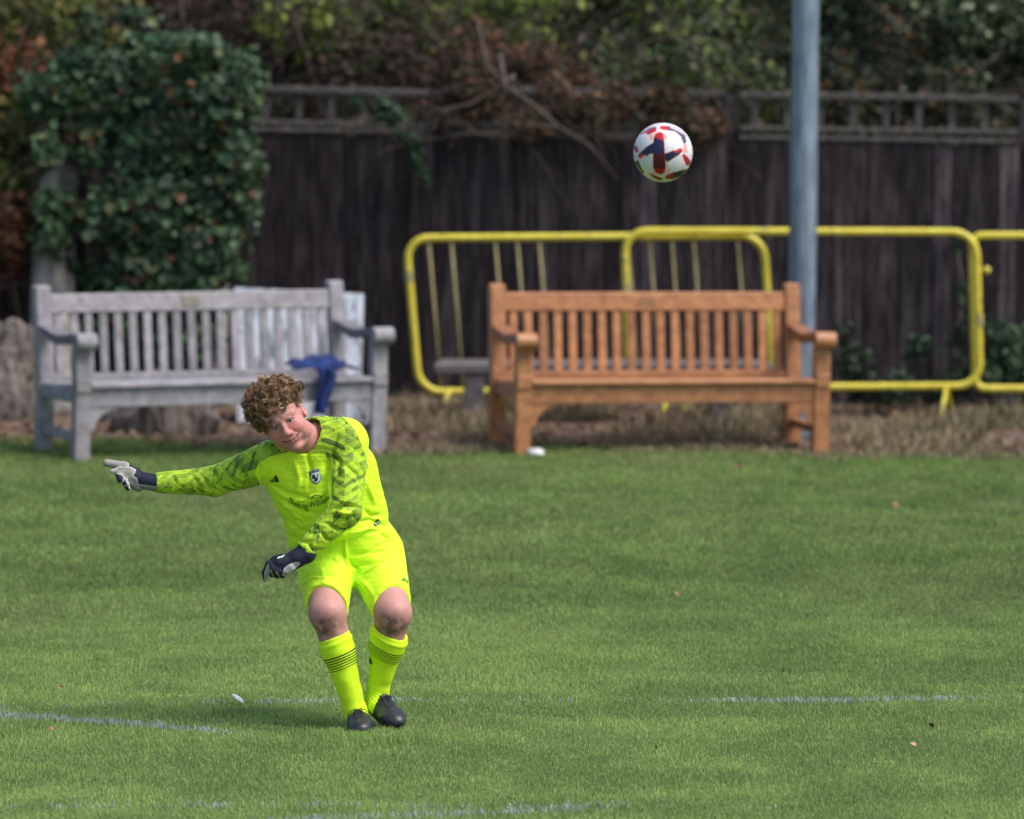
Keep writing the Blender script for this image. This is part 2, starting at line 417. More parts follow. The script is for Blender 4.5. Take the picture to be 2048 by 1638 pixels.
def row(x0, x1, y0, y1, Y, n, r, jy=.25):
    out = []
    for i in range(n):
        out.append((x0+(x1-x0)*(i+.5)/n+rg.normal()*18, y0+(y1-y0)*rg.random(), Y+rg.normal()*jy, r*(.8+.5*rg.random()), r*.8, r*(.7+.5*rg.random())))
    return out
shrub('leafy_shrub', 'yellow-green shrub at the top left, above the brown-leaved hedge', row(-140, 210, -60, 60, 40.6, 8, .32)+row(-140, 110, 200, 400, 39.2, 8, .22, .1), 5200, .05, [(.17, .20, .035), (.12, .16, .03), (.20, .17, .05), (.07, .10, .03)], 11)
shrub('beech_hedge', 'shrub with russet brown leaves at the left edge beside the ivy', row(-170, 70, 90, 200, 39.4, 7, .22, .1)+row(-150, 60, 420, 570, 39.0, 9, .19, .08), 4200, .055, [(.16, .065, .035), (.11, .05, .03), (.20, .10, .055), (.05, .05, .025)], 12, mat=M_dry)
shrub('bramble', 'bare purplish bramble thicket behind the fence between ivy and trellis', row(180, 640, -60, 60, 41.2, 9, .34)+row(530, 900, 60, 190, 41.0, 8, .27), 4200, .05, [(.075, .05, .045), (.05, .035, .032), (.09, .055, .045), (.05, .06, .03)], 13, tw=34, mat=M_dry)
shrub('leafy_shrub', 'shrub with bright yellow-green sprigs over the broken trellis', row(560, 1080, -50, 90, 40.8, 11, .27), 3800, .048, [(.22, .27, .04), (.10, .13, .035), (.05, .06, .03), (.15, .20, .04)], 14, tw=16)
shrub('bramble', 'tangle of dead rust-brown leaves and twigs left of the football', row(860, 1260, 100, 250, 40.3, 10, .22), 4200, .05, [(.12, .062, .042), (.08, .045, .035), (.15, .085, .055), (.04, .045, .025)], 15, tw=44, mat=M_dry)
shrub('leafy_shrub', 'dark green bush with yellow tips at the top, left of the steel pole', row(1030, 1560, -60, 60, 41.2, 10, .32)+row(1200, 1560, 90, 200, 40.8, 8, .24), 6800, .048, [(.06, .115, .038), (.04, .08, .033), (.18, .22, .045), (.07, .06, .035)], 16, tw=14)
shrub('laurel_bush', 'broad-leaved pale-tipped green bush right of the steel pole', row(1640, 2230, -60, 180, 41.0, 16, .30), 7800, .058, [(.075, .11, .05), (.13, .17, .085), (.035, .055, .03), (.22, .27, .16)], 17, tw=10)
shrub('leafy_shrub', 'dark olive bush behind the right trellis with a few orange leaves', row(1560, 2230, 60, 210, 40.7, 12, .2), 4600, .045, [(.03, .05, .025), (.05, .07, .03), (.13, .07, .03), (.022, .035, .02)], 18, tw=12)
shrub('bramble', 'dead brown creeper spilling over the fence top below and left of the football', row(890, 1450, 175, 262, 39.52, 13, .13, .05), 2600, .045, [(.10, .058, .042), (.065, .042, .034), (.04, .05, .026), (.13, .085, .055)], 19, tw=40, mat=M_dry, twr=.003, stems=False)
def wood():
    rng = np.random.default_rng(50); n = 46000
    x = (rng.random(n)-.5)*21; y = 41.6+rng.random(n)*2.6; z = terrain(x, y)+rng.random(n)**1.2*1.7
    p = np.stack([x, y, z], -1); nr = rng.normal(size=(n, 3))*.8+[0, -.8, .4]
    C = pal([(.05, .06, .03), (.07, .05, .038), (.035, .045, .026), (.09, .075, .045)], n, rng)*(.5+.9*vnoise(x, z, 1.6, 60))[:, None]
    V, Q, C = leaves(p, nr, .05+.05*rng.random(n), C, rng)
    o = link('undergrowth', V, Q, M_leaf, attrs={'col': C}, smooth=False)
    tag(o, 'dense dim undergrowth on a bank added far behind the fence to block the sky', 'undergrowth', kind='stuff')
wood()
# ------------------------------------------------------------------ fence
YF = 39.55
SF = .0155       # fall of the fence to the right
def fz(x, z): return z-SF*(x+1.0)
def fencepanel(px0, px1, label, seed, trel=None, slope=0.0):
    rng = np.random.default_rng(seed)
    x0 = P(px0, 500, YF)[0]; x1 = P(px1, 500, YF)[0]
    t = empty('fence_panel', ((x0+x1)/2, YF, terrain((x0+x1)/2, YF))); tag(t, label, 'fence', 'panels of the dark close-board fence')
    ztop = P(1024, 270, YF)[2]
    m = MB(); x = x0+.002; i = 0; cols = []
    while x < x1-.002:
        wd = .098+.012*rng.random(); zt = ztop+rng.normal()*.007; n0 = len(m.v); yo = .006*(i % 2)+rng.normal()*.0015; ln = rng.normal()*.004
        a, b = x, min(x+wd+.004, x1-.002)
        M = lambda p: np.array([p[0]+ln*(p[2]-1), p[1], fz(p[0], p[2])])
        m.box(M, (a, YF+yo, -.05), (b, YF+yo+.017, zt), .003)
        v = .55+.75*rng.random() if rng.random() > .07 else 1.9
        cl = (v*(.97+.06*rng.random()), v*.95, v, 1)
        for q in range(n0, len(m.v)): m.c[q] = cl
        x += wd; i += 1
    m.build('boards', M_fence, t, colors=True)
    M = lambda p: np.array([p[0], p[1], fz(p[0], p[2])])
    for z in (.35, ztop-.25):
        r = MB(); r.box(M, (x0+.05, YF+.03, z), (x1-.05, YF+.075, z+.09)); r.build('rail', M_fence, t)
    r = MB(); r.box(M, (x0+.05, YF-.012, ztop+.012), (x1-.05, YF+.045, ztop+.036)); r.build('capping_rail', M_trellis, t)
    p = MB(); p.box(M, (x0-.048, YF+.03, -.1), (x0+.048, YF+.09, ztop+.28), .006); p.build('post', M_fence, t)
    if trel:
        k = MB(); zt0, zt1 = ztop+.045, ztop+.275
        M2 = lambda p: np.array([p[0], p[1], fz(p[0], p[2])-slope*(p[0]-x0)])
        k.box(M2, (x0+.052, YF-.004, zt1-.005), (x1-.052, YF+.026, zt1+.032))
        k.box(M2, (x0+.052, YF-.004, zt0+.02), (x1-.052, YF+.026, zt0+.05))
        step = (x1-x0)/trel; q = x0+step*.6
        while q < x1-.1:
            k.box(M2, (q, YF+.028, zt0-.02), (q+.046, YF+.05, zt1+.036)); q += step
        k.build('trellis', M_trellis, t)
    return t
fencepanel(-300, 292, 'dark fence panel at the far left, hidden behind the ivy', 1)
fencepanel(292, 876, 'dark fence panel beside the ivy with a sloping open trellis on top', 2, 9, .012)
fencepanel(876, 1462, 'dark fence panel in the middle, behind the football and overgrown on top', 3, 9, -.004)
fencepanel(1462, 2052, 'dark fence panel right of the football, crossed by the steel pole', 4, 9)
fencepanel(-890, -300, 'dark fence panel continuing past the left edge of the picture', 6)
fencepanel(2640, 3230, 'dark fence panel continuing past the right edge of the picture', 7)
fencepanel(2052, 2640, 'dark fence panel at the far right edge', 5, 9)
# ------------------------------------------------------------------ ivy tree, trunks, stumps
def gnarl(m, pts, rad, n=22, amp=.18, seed=0, lobes=5):
    rng = np.random.default_rng(seed); ph = rng.random(6)*6.28; pts = [np.array(p, float) for p in pts]
    V = []; F = []
    # resample
    P2 = []; R2 = []
    for i in range(len(pts)-1):
        for s in range(7):
            u = s/7; P2.append(pts[i]*(1-u)+pts[i+1]*u); R2.append(rad[i]*(1-u)+rad[i+1]*u)
    P2.append(pts[-1]); R2.append(rad[-1]); N_ = len(P2)
    for i in range(N_):
        t = P2[min(i+1, N_-1)]-P2[max(i-1, 0)]; t /= np.linalg.norm(t); u = np.cross(t, (0, 1.0, .1)); u /= np.linalg.norm(u); w_ = np.cross(t, u)
        for k_ in range(n):
            a = 2*math.pi*k_/n; rr = R2[i]*(1+amp*math.sin(lobes*a+ph[0]+i*.12)+amp*.5*math.sin(11*a+ph[1]+i*.2)+amp*.3*math.sin(i*.9+3*a))
            V.append(P2[i]+rr*(math.cos(a)*u+math.sin(a)*w_))
    for i in range(N_-1):
        for k_ in range(n): F.append((i*n+k_, i*n+(k_+1) % n, (i+1)*n+(k_+1) % n, (i+1)*n+k_))
    F += [tuple(range(n))[::-1], tuple((N_-1)*n+q for q in range(n))]
    m.add(V, F)
g0 = ground_pt(110, 828); it = empty('ivy_clad_tree', g0)
tag(it, 'tree trunk smothered in glossy dark green ivy behind the grey bench', 'tree')
m = MB(); gnarl(m, [g0-[0, 0, .1], P(108, 620, 38.9), P(104, 440, 39.05), P(120, 330, 39.1)], [.17, .13, .12, .10], seed=1); m.build('trunk', M_bark, it, smooth=True)
m = MB(); gnarl(m, [ground_pt(440, 815)-[0, 0, .1], P(442, 620, 39.2), P(446, 430, 39.3), P(400, 250, 39.3)], [.05, .042, .04, .03], 12, seed=2); m.build('stem', M_bark, it, smooth=True)
cl = []
for px, py, rx, rz in [(330, 250, .42, .40), (220, 170, .32, .26), (430, 200, .32, .26), (180, 280, .16, .18), (300, 420, .42, .30), (430, 380, .28, .32), (330, 540, .40, .26), (250, 620, .28, .26), (470, 330, .18, .25), (400, 480, .28, .2), (330, 680, .35, .2), (200, 440, .14, .2), (110, 180, .22, .17), (350, 110, .4, .14), (480, 160, .16, .2)]:
    cl.append((px, py, 38.95+rg.normal()*.05, rx*.92, .24, rz*.92))
for i in range(34):
    a_ = rg.random()*6.28; cl.append((min(490, 285+215*math.cos(a_)*(.75+.3*rg.random())), 330+300*math.sin(a_)*(.8+.25*rg.random()), 38.95+rg.normal()*.12, .06+.09*rg.random(), .1, .06+.09*rg.random()))
cs = [P(a, b, c) for a, b, c, *_ in cl]; rs = [c[3:] for c in cl]
foliage('ivy', leafmat('ivy_leaf', .5, .25, .35), cs, rs, 10500, .052, GD, it, 21, inner=.35, asp=1.0, jit=.75)
foliage('ivy', M_leaf, cs, rs, 5000, .034, GD, it, 23, inner=.6, asp=.9)
foliage('ivy', M_leaf, cs, rs, 900, .070, [(.05, .11, .05), (.09, .15, .07), (.06, .10, .06)], it, 24, inner=.7, asp=1.05)
foliage('ivy', M_leaf, cs, rs, 700, .06, [(.14, .15, .06), (.16, .08, .04), (.09, .13, .05)], it, 22, inner=.8, asp=1.0)
# ivy hanging over the fence, weeds at the foot of the fence
def climber(name, label, cl, n, size, cols, seed, cat='climbing plant'):
    cs = [P(a, b, c) for a, b, c, *_ in cl]; rs = [c[3:] for c in cl]
    t = empty(name, cs[0]-[0, 0, rs[0][2]]); tag(t, label, cat)
    foliage('foliage', M_leaf, cs, rs, n, size, cols, t, seed, inner=.2)
    m = MB(); m.tube([c+[0, .05, 0] for c in cs], .006, 5); m.build('stem', M_twig, t, smooth=True)
climber('ivy_spray', 'green spray of ivy hanging over the trellis and down the dark fence', [(740, 205, 39.3, .14, .08, .05), (780, 225, 39.3, .10, .07, .07), (810, 265, 39.35, .08, .06, .08), (832, 310, 39.4, .05, .05, .10), (850, 350, 39.45, .03, .04, .06)], 620, .045, [(.045, .10, .045), (.03, .07, .035)], 31)
climber('creeper', 'thin green creeper climbing the fence behind the right barrier post', [(1920, 760, 39.3, .12, .1, .14), (1918, 650, 39.4, .07, .05, .2), (1925, 560, 39.45, .04, .04, .2), (1912, 480, 39.48, .03, .03, .12)], 480, .035, [(.035, .07, .03), (.02, .045, .022)], 32)
climber('weed', 'clump of dark green weeds at the fence foot, just right of the teak bench', [(1710, 740, 39.0, .14, .12, .17), (1760, 780, 38.9, .16, .12, .10), (1690, 680, 39.2, .06, .05, .12)], 700, .04, [(.03, .065, .03), (.02, .045, .02)], 33, 'weed')
climber('weed', 'leafy green weeds between pole and barrier, in the middle of the right barrier', [(1840, 700, 39.3, .12, .08, .10), (1800, 760, 39.1, .13, .1, .09), (1870, 780, 39.0, .12, .1, .08)], 420, .045, [(.03, .07, .035), (.02, .05, .025)], 34, 'weed')
climber('weed', 'bush of green weeds behind the barriers at the right edge', [(2010, 700, 39.2, .17, .1, .20), (2050, 740, 39.1, .14, .1, .17), (1985, 760, 39.1, .1, .1, .12)], 900, .045, [(.035, .075, .035), (.02, .05, .025), (.05, .085, .04)], 35, 'weed')
# stray diagonal branch hanging in front of the fence
bb = MB(); bb.tube([P(1000, 110, 39.6), P(1010, 170, 39.4), P(1060, 205, 39.35), P(1120, 255, 39.3), P(1180, 290, 39.3), P(1235, 358, 39.3)], [.014, .012, .01, .008, .006, .003], 7)
bb.tube([P(1120, 255, 39.3), P(1060, 250, 39.3), P(1000, 280, 39.3)], [.006, .004, .002], 5)
bb.tube([P(955, 40, 39.7), P(975, 130, 39.6), P(1010, 170, 39.4)], [.006, .01, .012], 6)
b3 = MB(); b3.tube([P(830, 250, 39.3), P(870, 222, 39.3), P(940, 208, 39.35), P(1030, 150, 39.5)], [.004, .006, .007, .01], 6)
tag(b3.build('dead_branch', M_twig, org=P(940, 208, 39.35), smooth=True), 'pale forked twig lying across the trellis above the teak bench end', 'branch')
tag(bb.build('dead_branch', M_twig, org=P(1000, 110, 39.6), smooth=True), 'bare grey branch hanging diagonally over the fence left of the ball', 'branch')
# stumps
M_stump = simple('bleached_stump', (.050, .038, .032), (.29, .245, .225), 13, .9, (1.8, 1.8, .22), .9, .03, lo=.4, hi=.72)
def stump(label, parts, seed):
    b = parts[0][0][0]; t = empty('tree_stump', b); tag(t, label, 'tree stump')
    m = MB(); gnarl(m, *parts[0], seed=seed, amp=.12); m.build('stump_body', M_stump, t, smooth=True)
    for i, (p, r_) in enumerate(parts[1:]):
        m = MB(); gnarl(m, p, r_, 14, .15, seed+i+1, 3); m.build('root', M_stump, t, smooth=True)
    return t
G = ground_pt
stump('large bleached tree stump with flaring roots at the left edge', [([G(-60, 840)-[0, 0, .05], P(-45, 740, 38.2), P(-20, 645, 38.2)], [.34, .26, .24]),
    ([P(30, 650, 38.1), P(10, 730, 37.9), P(-50, 810, 37.7)], [.07, .08, .09]), ([P(52, 660, 38.2), P(45, 740, 38.05), P(-10, 820, 37.9)], [.06, .06, .08]), ([P(60, 770, 38.1), P(35, 810, 37.9), P(0, 835, 37.8)], [.03, .045, .03])], 5)
stump('pale gnarled tree stump seen under the grey bench', [([G(330, 868)-[0, 0, .05], P(325, 800, 37.6), P(320, 770, 37.6)], [.30, .2, .16]),
    ([P(232, 790, 37.5), P(228, 830, 37.45), P(224, 868, 37.35)], [.055, .06, .07]), ([P(360, 785, 37.5), P(400, 820, 37.4), P(440, 868, 37.3)], [.10, .085, .05]), ([P(330, 790, 37.5), P(380, 850, 37.3), P(410, 880, 37.2)], [.05, .05, .03])], 15)
# ------------------------------------------------------------------ benches
def bench(label, A, phi, W, D, HS, HA, HB, m_main, m_arm, name='park_bench', plaque='metal', sc_=1.0, nsl=19):
    """A: ground point of the front left corner (outer)"""
    c, s = math.cos(phi), math.sin(phi); sl_ = -.02
    X = np.array([c, s, sl_*c]); X /= np.linalg.norm(X); Yv = np.array([-s, c, -sl_*s]); Yv -= X*np.dot(X, Yv); Yv /= np.linalg.norm(Yv); Z = np.cross(X, Yv)
    A = np.array(A, float); Mx = lambda p: A+X*p[0]+Yv*p[1]+Z*p[2]
    t = empty(name, Mx((W/2, D/2, 0))); tag(t, label, 'bench', 'wooden benches beside the pitch')
    L = .092; T = .07; rgb_ = random.Random(int(W*1000))
    for x in (0, W-L):
        m = MB(); m.box(Mx, (x, 0, -.03), (x+L, T, HA), .006)
        m.box(Mx, (x+.002, -.012, HS-.03), (x+L-.002, 0, HS+.05), .008); m.tint(0, rgb_.uniform(.85, 1.1)); m.build('leg', m_main, t)
        rk = .07
        def Mr(p): return Mx((p[0], p[1]+rk*max(0, p[2]-HS)/(HB-HS), p[2]))
        m = MB(); m.box(Mr, (x, D-T, -.03), (x+L, D, HS), .005); m.box(Mr, (x+.0005, D-T+.0005, HS), (x+L-.0005, D-.0005, HB), .008); m.build('leg', m_main, t)
    yb = lambda z: D-T+.07*(z-HS)/(HB-HS)
    def Mr(p): return Mx((p[0], p[1]+.07*max(0, p[2]-HS)/(HB-HS), p[2]))
    m = MB(); m.box(Mr, (L, D-T+.012, HB-.155), (W-L, D-.012, HB-.05), .006); m.tint(0, 1.08)
    m.build('top_rail', m_main, t)
    m = MB(); m.box(Mr, (L, D-T+.014, HS-.065), (W-L, D-.014, HS+.020), .004)
    sp = (W-2*L)/(nsl+.1)
    for i in range(nsl):
        x = L+sp*(i+.55); n0 = len(m.v); m.box(Mr, (x-.024, D-.05, HS+.020), (x+.024, D-.028, HB-.155), .004); m.tint(n0, rgb_.uniform(.72, 1.22))
    m.build('backrest', m_main, t)
    m = MB(); n = 6; dp = (D-T-.02)/n
    for i in range(n):
        y0 = -.015+i*dp; x0, x1 = (L+.001, W-L-.001) if i in (0,) else (.02, W-.02)
        if i == 0: m.box(Mx, (x0, y0, HS-.008), (x1, y0+dp-.012, HS+.018), .006)
        else: m.box(Mx, (L*.3 if i < n else x0, y0+(.01 if i == 1 else 0), HS-.008-.034*i/(n-1)), (W-L*.3, y0+dp-.012, HS+.018-.034*i/(n-1)), .005)
    m.build('seat', m_main, t)
    m = MB(); m.box(Mx, (L, .012, HS-.115), (W-L, .045, HS-.012), .004)
    for sgn, x in ((1, L), (-1, W-L)):     # shaped corner brackets
        poly = [(0, HS-.116), (0, HS-.24)]
        for j in range(7):
            a = j/6*math.pi/2; poly.append((.03+.14*(1-math.cos(a)), HS-.24+.124*math.sin(a)*.92))
        poly = [(x+sgn*a, b) for a, b in poly]
        Mp = lambda p: Mx((p[1], p[0], p[2]))
        m.prism(poly, Mp, .015, .043)
    for x in (0, W-L):
        m.box(Mx, (x+.02, T, HS-.10), (x+L-.02, D-T, HS-.02), .004)
        m.box(Mx, (x+.025, T, .10), (x+L-.025, D-T, .15), .004)
    m.build('apron', m_main, t)
    for x in (0, W-L):
        top = []; bot = []; n = 14
        for j in range(n+1):
            u = j/n; y = D-T+.02-(D-T+.02+.0)*u; z = HA+.028+.014*math.cos(u*2*math.pi); top.append((y, z+.014)); bot.append((y, z-.03+.012*math.cos(u*math.pi*2)*(1 if u < .9 else 0)))
        Ma = lambda p: Mx((p[0], p[1], p[2]))
        m = MB(); m.prism(top+bot[::-1], Ma, x-.004, x+L+.004)
        cr = [(-.012+.05*math.cos(a), HA+.012+.047*math.sin(a)) for a in np.linspace(0, 2*math.pi, 21)[:-1]]
        m.prism(cr, Ma, x-.012, x+L+.012); m.build('armrest', m_arm, t)
        k = MB(); k.prism([(-.0125+.052*math.cos(a), HA+.013+.049*math.sin(a)) for a in np.linspace(math.pi*.3, math.pi*1.55, 14)]+[(-.0125, HA+.013)], Ma, x-.0135, x+L+.0135)
        k.build('armrest_scroll', m_main, t)
    if plaque == 'metal':
        m = MB(); m.box(Mr, (W/2-.11*0-.06, D-T+.006, HB-.13), (W/2+.05, D-T+.0125, HB-.075), .002); m.build('plaque', M_plaque, t)
    else:
        m = MB()
        for i, (a, b) in enumerate(((-.05, .06), (-.06, .055), (-.045, .06), (-.03, .03))):
            m.box(Mr, (W/2+a, D-T+.009, HB-.128+i*.016), (W/2+b, D-T+.0135, HB-.122+i*.016), .001)
        m.build('inscription', M_carve, t)
    return t, Mx
s_b = FPX/36.3
A1 = ground_pt(1030, 911)
bench('new orange-brown teak bench with slatted back, in front of the steel pole', A1, R(15.5), 1.88, .60, .408, .640, .930, M_teak, M_teak_shaded, plaque='carved')
A2 = ground_pt(150, 923)
b2, MB2 = bench('weathered silver-grey bench with metal plaque, behind the goalkeeper', A2, R(26), 1.91, .62, .412, .655, .930, M_grey, M_grey_shaded, nsl=19)
# blue garment on the grey bench
def garment():
    seat = lambda x, y, dz=0: MB2((x, y, .475+dz))
    V = []; F = []; nu, nv = 30, 34
    for i in range(nu):
        u = i/(nu-1)
        for j in range(nv):
            v = j/(nv-1)
            x = 1.38+.32*u+.03*math.sin(v*7)
            d = .26-.28*v
            y = max(d, -.022); z = .012+.035*abs(math.sin(u*9+v*4))*(1-v*.4)+.045*math.sin(u*math.pi)*math.exp(-((v-.45)/.3)**2)
            hang = 0
            if d < -.02: y = -.025
            V.append(seat(x, y, z))
    for i in range(nu-1):
        for j in range(nv-1): F.append((i*nv+j, (i+1)*nv+j, (i+1)*nv+j+1, i*nv+j+1))
    m = MB(); m.add(V, F)
    # hanging sleeve
    W_ = []; G_ = []; n2 = 16
    for i in range(12):
        a = i/11
        for j in range(n2):
            b = j/(n2-1); W_.append(MB2((1.455+.10*a*(1-.1*b)-.02*b+.01*math.sin(b*6), -.03-.018*math.sin(a*9+b*3)-.01, .497-.27*b+.01*math.sin(a*5))))
    for i in range(11):
        for j in range(n2-1): G_.append((i*n2+j, (i+1)*n2+j, (i+1)*n2+j+1, i*n2+j+1))
    m.add(W_, G_)
    o = m.build('jacket', M_blue, org=seat(1.4, .1), smooth=True); sd_ = o.modifiers.new('thick', 'SOLIDIFY'); sd_.thickness = .012
    tag(o, 'royal blue jacket draped over the seat of the grey bench with one sleeve hanging', 'jacket')
garment()
# white board behind grey bench
def board():
    Y = 37.75; t = empty('white_board', G(600, 860)); tag(t, 'peeling white wooden board leaning behind the right end of the grey bench', 'board')
    a, b, c, d = P(468, 575, Y+.1), P(728, 588, Y+.1), P(722, 845, Y-.15), P(474, 845, Y-.15)
    n = 5
    m = MB()
    for i in range(n):
        u0, u1 = i/n+.002, (i+1)/n-.002
        tl = a+(b-a)*u0; tr = a+(b-a)*u1; bl = d+(c-d)*u0; br = d+(c-d)*u1; o = np.array([0, .02, 0])
        m.add([tl, tr, br, bl, tl+o, tr+o, br+o, bl+o], [(0, 3, 2, 1), (4, 5, 6, 7), (0, 1, 5, 4), (1, 2, 6, 5), (2, 3, 7, 6), (3, 0, 4, 7)])
    m.build('planks', M_board, t); m = MB()
    o = np.array([0, .022, 0]); m.tube([a+(d-a)*.15+o*2, b+(c-b)*.15+o*2], .02, 6); m.build('batten', M_oldwood, t); m = MB(); m.tube([a+(d-a)*.8+o*2, b+(c-b)*.8+o*2], .02, 6); m.build('batten', M_oldwood, t)
board()
# old low bench behind the teak bench
def oldbench():
    Yb = 37.9; t = empty('low_bench', G(1200, 868)); tag(t, 'low grey weathered plank bench on stubby posts behind the teak bench', 'bench')
    x0 = P(868, 725, Yb)[0]; x1 = P(1545, 725, Yb)[0]; zt = P(868, 717, Yb)[2]; zb = terrain((x0+x1)/2, Yb)-.08
    zt -= .035
    m = MB(); m.box(ID, (x0, Yb, zt-.055), (x1, Yb+.15, zt), .008); m.build('plank', M_oldwood, t); m = MB(); m.box(ID, (x0+.03, Yb+.17, zt-.05), (x1-.05, Yb+.32, zt+.004), .008); m.build('plank', M_oldwood, t)
    for px in (928, 1420):
        x = P(px, 800, Yb)[0]; m = MB(); m.box(ID, (x, Yb+.01, zb), (x+.12, Yb+.14, zt-.057), .01); m.build('leg', M_oldwood, t)
oldbench()
# ------------------------------------------------------------------ pole, barriers
pb = G(1601, 872); m = MB(); top = P(1616, -420, 37.5); pts = [pb-[0, 0, .2]]+[pb+(top-pb)*i/8 for i in range(0, 9)]
m.tube(pts, [.083]*2+[.083-.004*i/8 for i in range(1, 9)], 32)
po = empty('lamp_post', pb); tag(po, 'tall round galvanised steel pole rising behind the teak bench', 'pole')
m.build('shaft', M_steel, po, smooth=True); m = MB(); m.tube([pb-[0, 0, .02], pb+[0, 0, .03]], .10, 24); m.build('collar', M_steel, po, smooth=False)
def rounded(c, r, n=7):
    out = []
    for i in range(4):
        p, a, b = c[i], c[i-1], c[(i+1) % 4]
        u = (a-p)/np.linalg.norm(a-p); v = (b-p)/np.linalg.norm(b-p)
        for j in range(n+1):
            w_ = j/n*math.pi/2; out.append(p+u*r*(1-math.sin(w_))+v*r*(1-math.cos(w_)))
    return out
def barrier(label, c, rods, feet, Y, r=.0235, hook=None, cr=.14):
    """c: px corners tl,tr,br,bl"""
    C4 = [P(a, b, Y) for a, b in c]; t = empty('crowd_barrier', G((c[2][0]+c[3][0])/2, 828)); tag(t, label, 'barrier', 'yellow tubular barriers leaning along the fence')
    m = MB(); m.tube(rounded(C4, cr), r, 14, closed=True); m.build('frame', M_yellow, t, smooth=True)
    if rods:
        tl, tr, br, bl = C4
        for px in rods:
            m = MB(); u = (px-c[0][0])/(c[1][0]-c[0][0]); m.tube([tl+(tr-tl)*u, bl+(br-bl)*u], .0085, 8); m.build('rod', M_rod, t, smooth=True)
    for (mx, my) in ([(818, 552), (1530, 640)] if rods else ([(1251, 578), (1958, 640)] if hook is None else [])):
        q = P(mx, my, Y); m = MB(); m.tube([q-[0, 0, .035], q+[0, 0, .035]], r*1.12, 14); m.build('clamp', M_clamp, t)
    for px in feet:
        bt = P(px, c[2][1], Y); 
        for s in (-1, 1):
            m = MB(); e = np.array([bt[0]+.05*s, Y+.16*s, terrain(bt[0], Y+.16*s)]); m.tube([bt, (bt+e)/2+[0, 0, .0], e], .014, 8); m.build('foot', M_yellow, t, smooth=True)
    if hook:
        p = P(*hook, Y); m = MB(); m.tube([p-[.10, 0, 0], p], .009, 8); m.tube([p-[0, .02, 0], p+[0, .012, 0]], .024, 12); m.build('hook', M_yellow, t, smooth=True)
barrier('left yellow barrier with thin slanting rods, one end free of the others', [(812, 476), (1527, 471), (1548, 778), (838, 784)], [857, 902, 990, 1034, 1078, 1255, 1299, 1343, 1387, 1475], [1385, 900], 38.88)
barrier('middle yellow barrier with an empty frame, passing behind the steel pole', [(1249, 462), (1952, 464), (1960, 772), (1256, 776)], [], [1893, 1340], 38.8)
barrier('right yellow barrier running out of the picture', [(1944, 471), (2675, 471), (2679, 780), (1951, 777)], [], [2500], 38.92, hook=(1973, 540), cr=.06)
# small litter
def blob(name, label, cat, px, py, r, mat, seed=0, fl=.5):
    p = G(px, py); bm = bmesh.new(); bmesh.ops.create_icosphere(bm, subdivisions=3, radius=1)
    for v in bm.verts:
        k = 1+.35*noise.noise(v.co*1.7+Vector((seed, 3, 1))); v.co = Vector((v.co.x*r[0]*k, v.co.y*r[1]*k, v.co.z*r[2]*k+r[2]*.7))
    V = np.array([v.co[:] for v in bm.verts])+p; F = np.array([[v.index for v in f.verts] for f in bm.faces]); bm.free()
    tag(link(name, V, F, mat, org=p), label, cat)
M_paper = simple('white_litter', (.62, .62, .66), (.8, .8, .84), 30, .7)
blob('crumpled_cup', 'crumpled white cup lying at the left front leg of the teak bench', 'litter', 1071, 912, (.048, .03, .026), M_paper, 1)
blob('litter', 'pale scrap of litter in the dry grass under the teak bench', 'litter', 1428, 880, (.06, .03, .014), simple('grey_litter', (.22, .23, .27), (.34, .35, .4), 30, .6), 2)
blob('litter', 'small white scrap among weeds at the right edge by the barrier', 'litter', 2044, 765, (.03, .03, .03), M_paper, 3)
def fallen(label, px, py, s, col, seed, grp='leaves fallen on the pitch'):
    rng = np.random.default_rng(seed); p = G(px, py)
    V, Q, C = leaves(np.array([p+[0, 0, .022]]), np.array([[.2, -.8, .7]])+rng.normal(size=(1, 3))*.3, np.array([s]), np.array([col]), rng, .5)
    o = link('fallen_leaf', V, Q, M_dry, org=p, attrs={'col': C}, smooth=False); tag(o, label, 'leaf', grp)
for i, (a, b, s, c, l) in enumerate([(105, 1468, .026, (.42, .22, .13), 'small orange-brown leaf on the grass below the left end of the white line'),
        (1827, 1500, .03, (.6, .38, .30), 'pale pink leaf on the near grass at the lower right'), (1863, 1462, .028, (.03, .02, .015), 'dark shrivelled leaf on the grass at the right, just above a pale one'),
        (1790, 1018, .05, (.35, .22, .13), 'light brown leaf on the far grass right of the teak bench'), (1355, 1197, .035, (.34, .24, .12), 'tan leaf on the mid pitch below the football'),
        (123, 1385, .024, (.32, .2, .12), 'tiny brown leaf above the white line at the left'), (1565, 1350, .028, (.02, .03, .02), 'tiny dark leaf lying on the right of the mid pitch'),
        (620, 1013, .05, (.3, .24, .12), 'yellowish leaf on the far grass behind the goalkeeper'), (1312, 1505, .016, (.12, .07, .05), 'dark brown leaf bit at the bottom centre right'), (1475, 940, .05, (.3, .2, .12), 'brown leaf on the grass just in front of the teak bench'), (560, 1003, .035, (.3, .24, .12), 'tan leaf beside the player at hip height')][:10]):
    fallen(l, a, b, s, c, i)
def litter():
    rng = np.random.default_rng(77); n = 3200; x = -4+rng.random(n)*8; y = dirtedge(x)-.25+rng.random(n)*2.8
    keep = rng.random(n) < .35+.65*sstep(-.3, .5, y-dirtedge(x)); x, y = x[keep], y[keep]; n = len(x)
    p = np.stack([x, y, terrain(x, y)+.012], -1); V, Q, C = leaves(p, rng.normal(size=(n, 3))*.5+[0, -.3, 1], .03+.035*rng.random(n), pal([(.20, .13, .085), (.12, .08, .055), (.27, .18, .12)], n, rng), rng)
    tag(link('leaf_litter', V, Q, M_dry, attrs={'col': C}, smooth=False), 'scatter of dead brown leaves on the bare strip before the fence', 'leaf litter', kind='stuff')
litter()
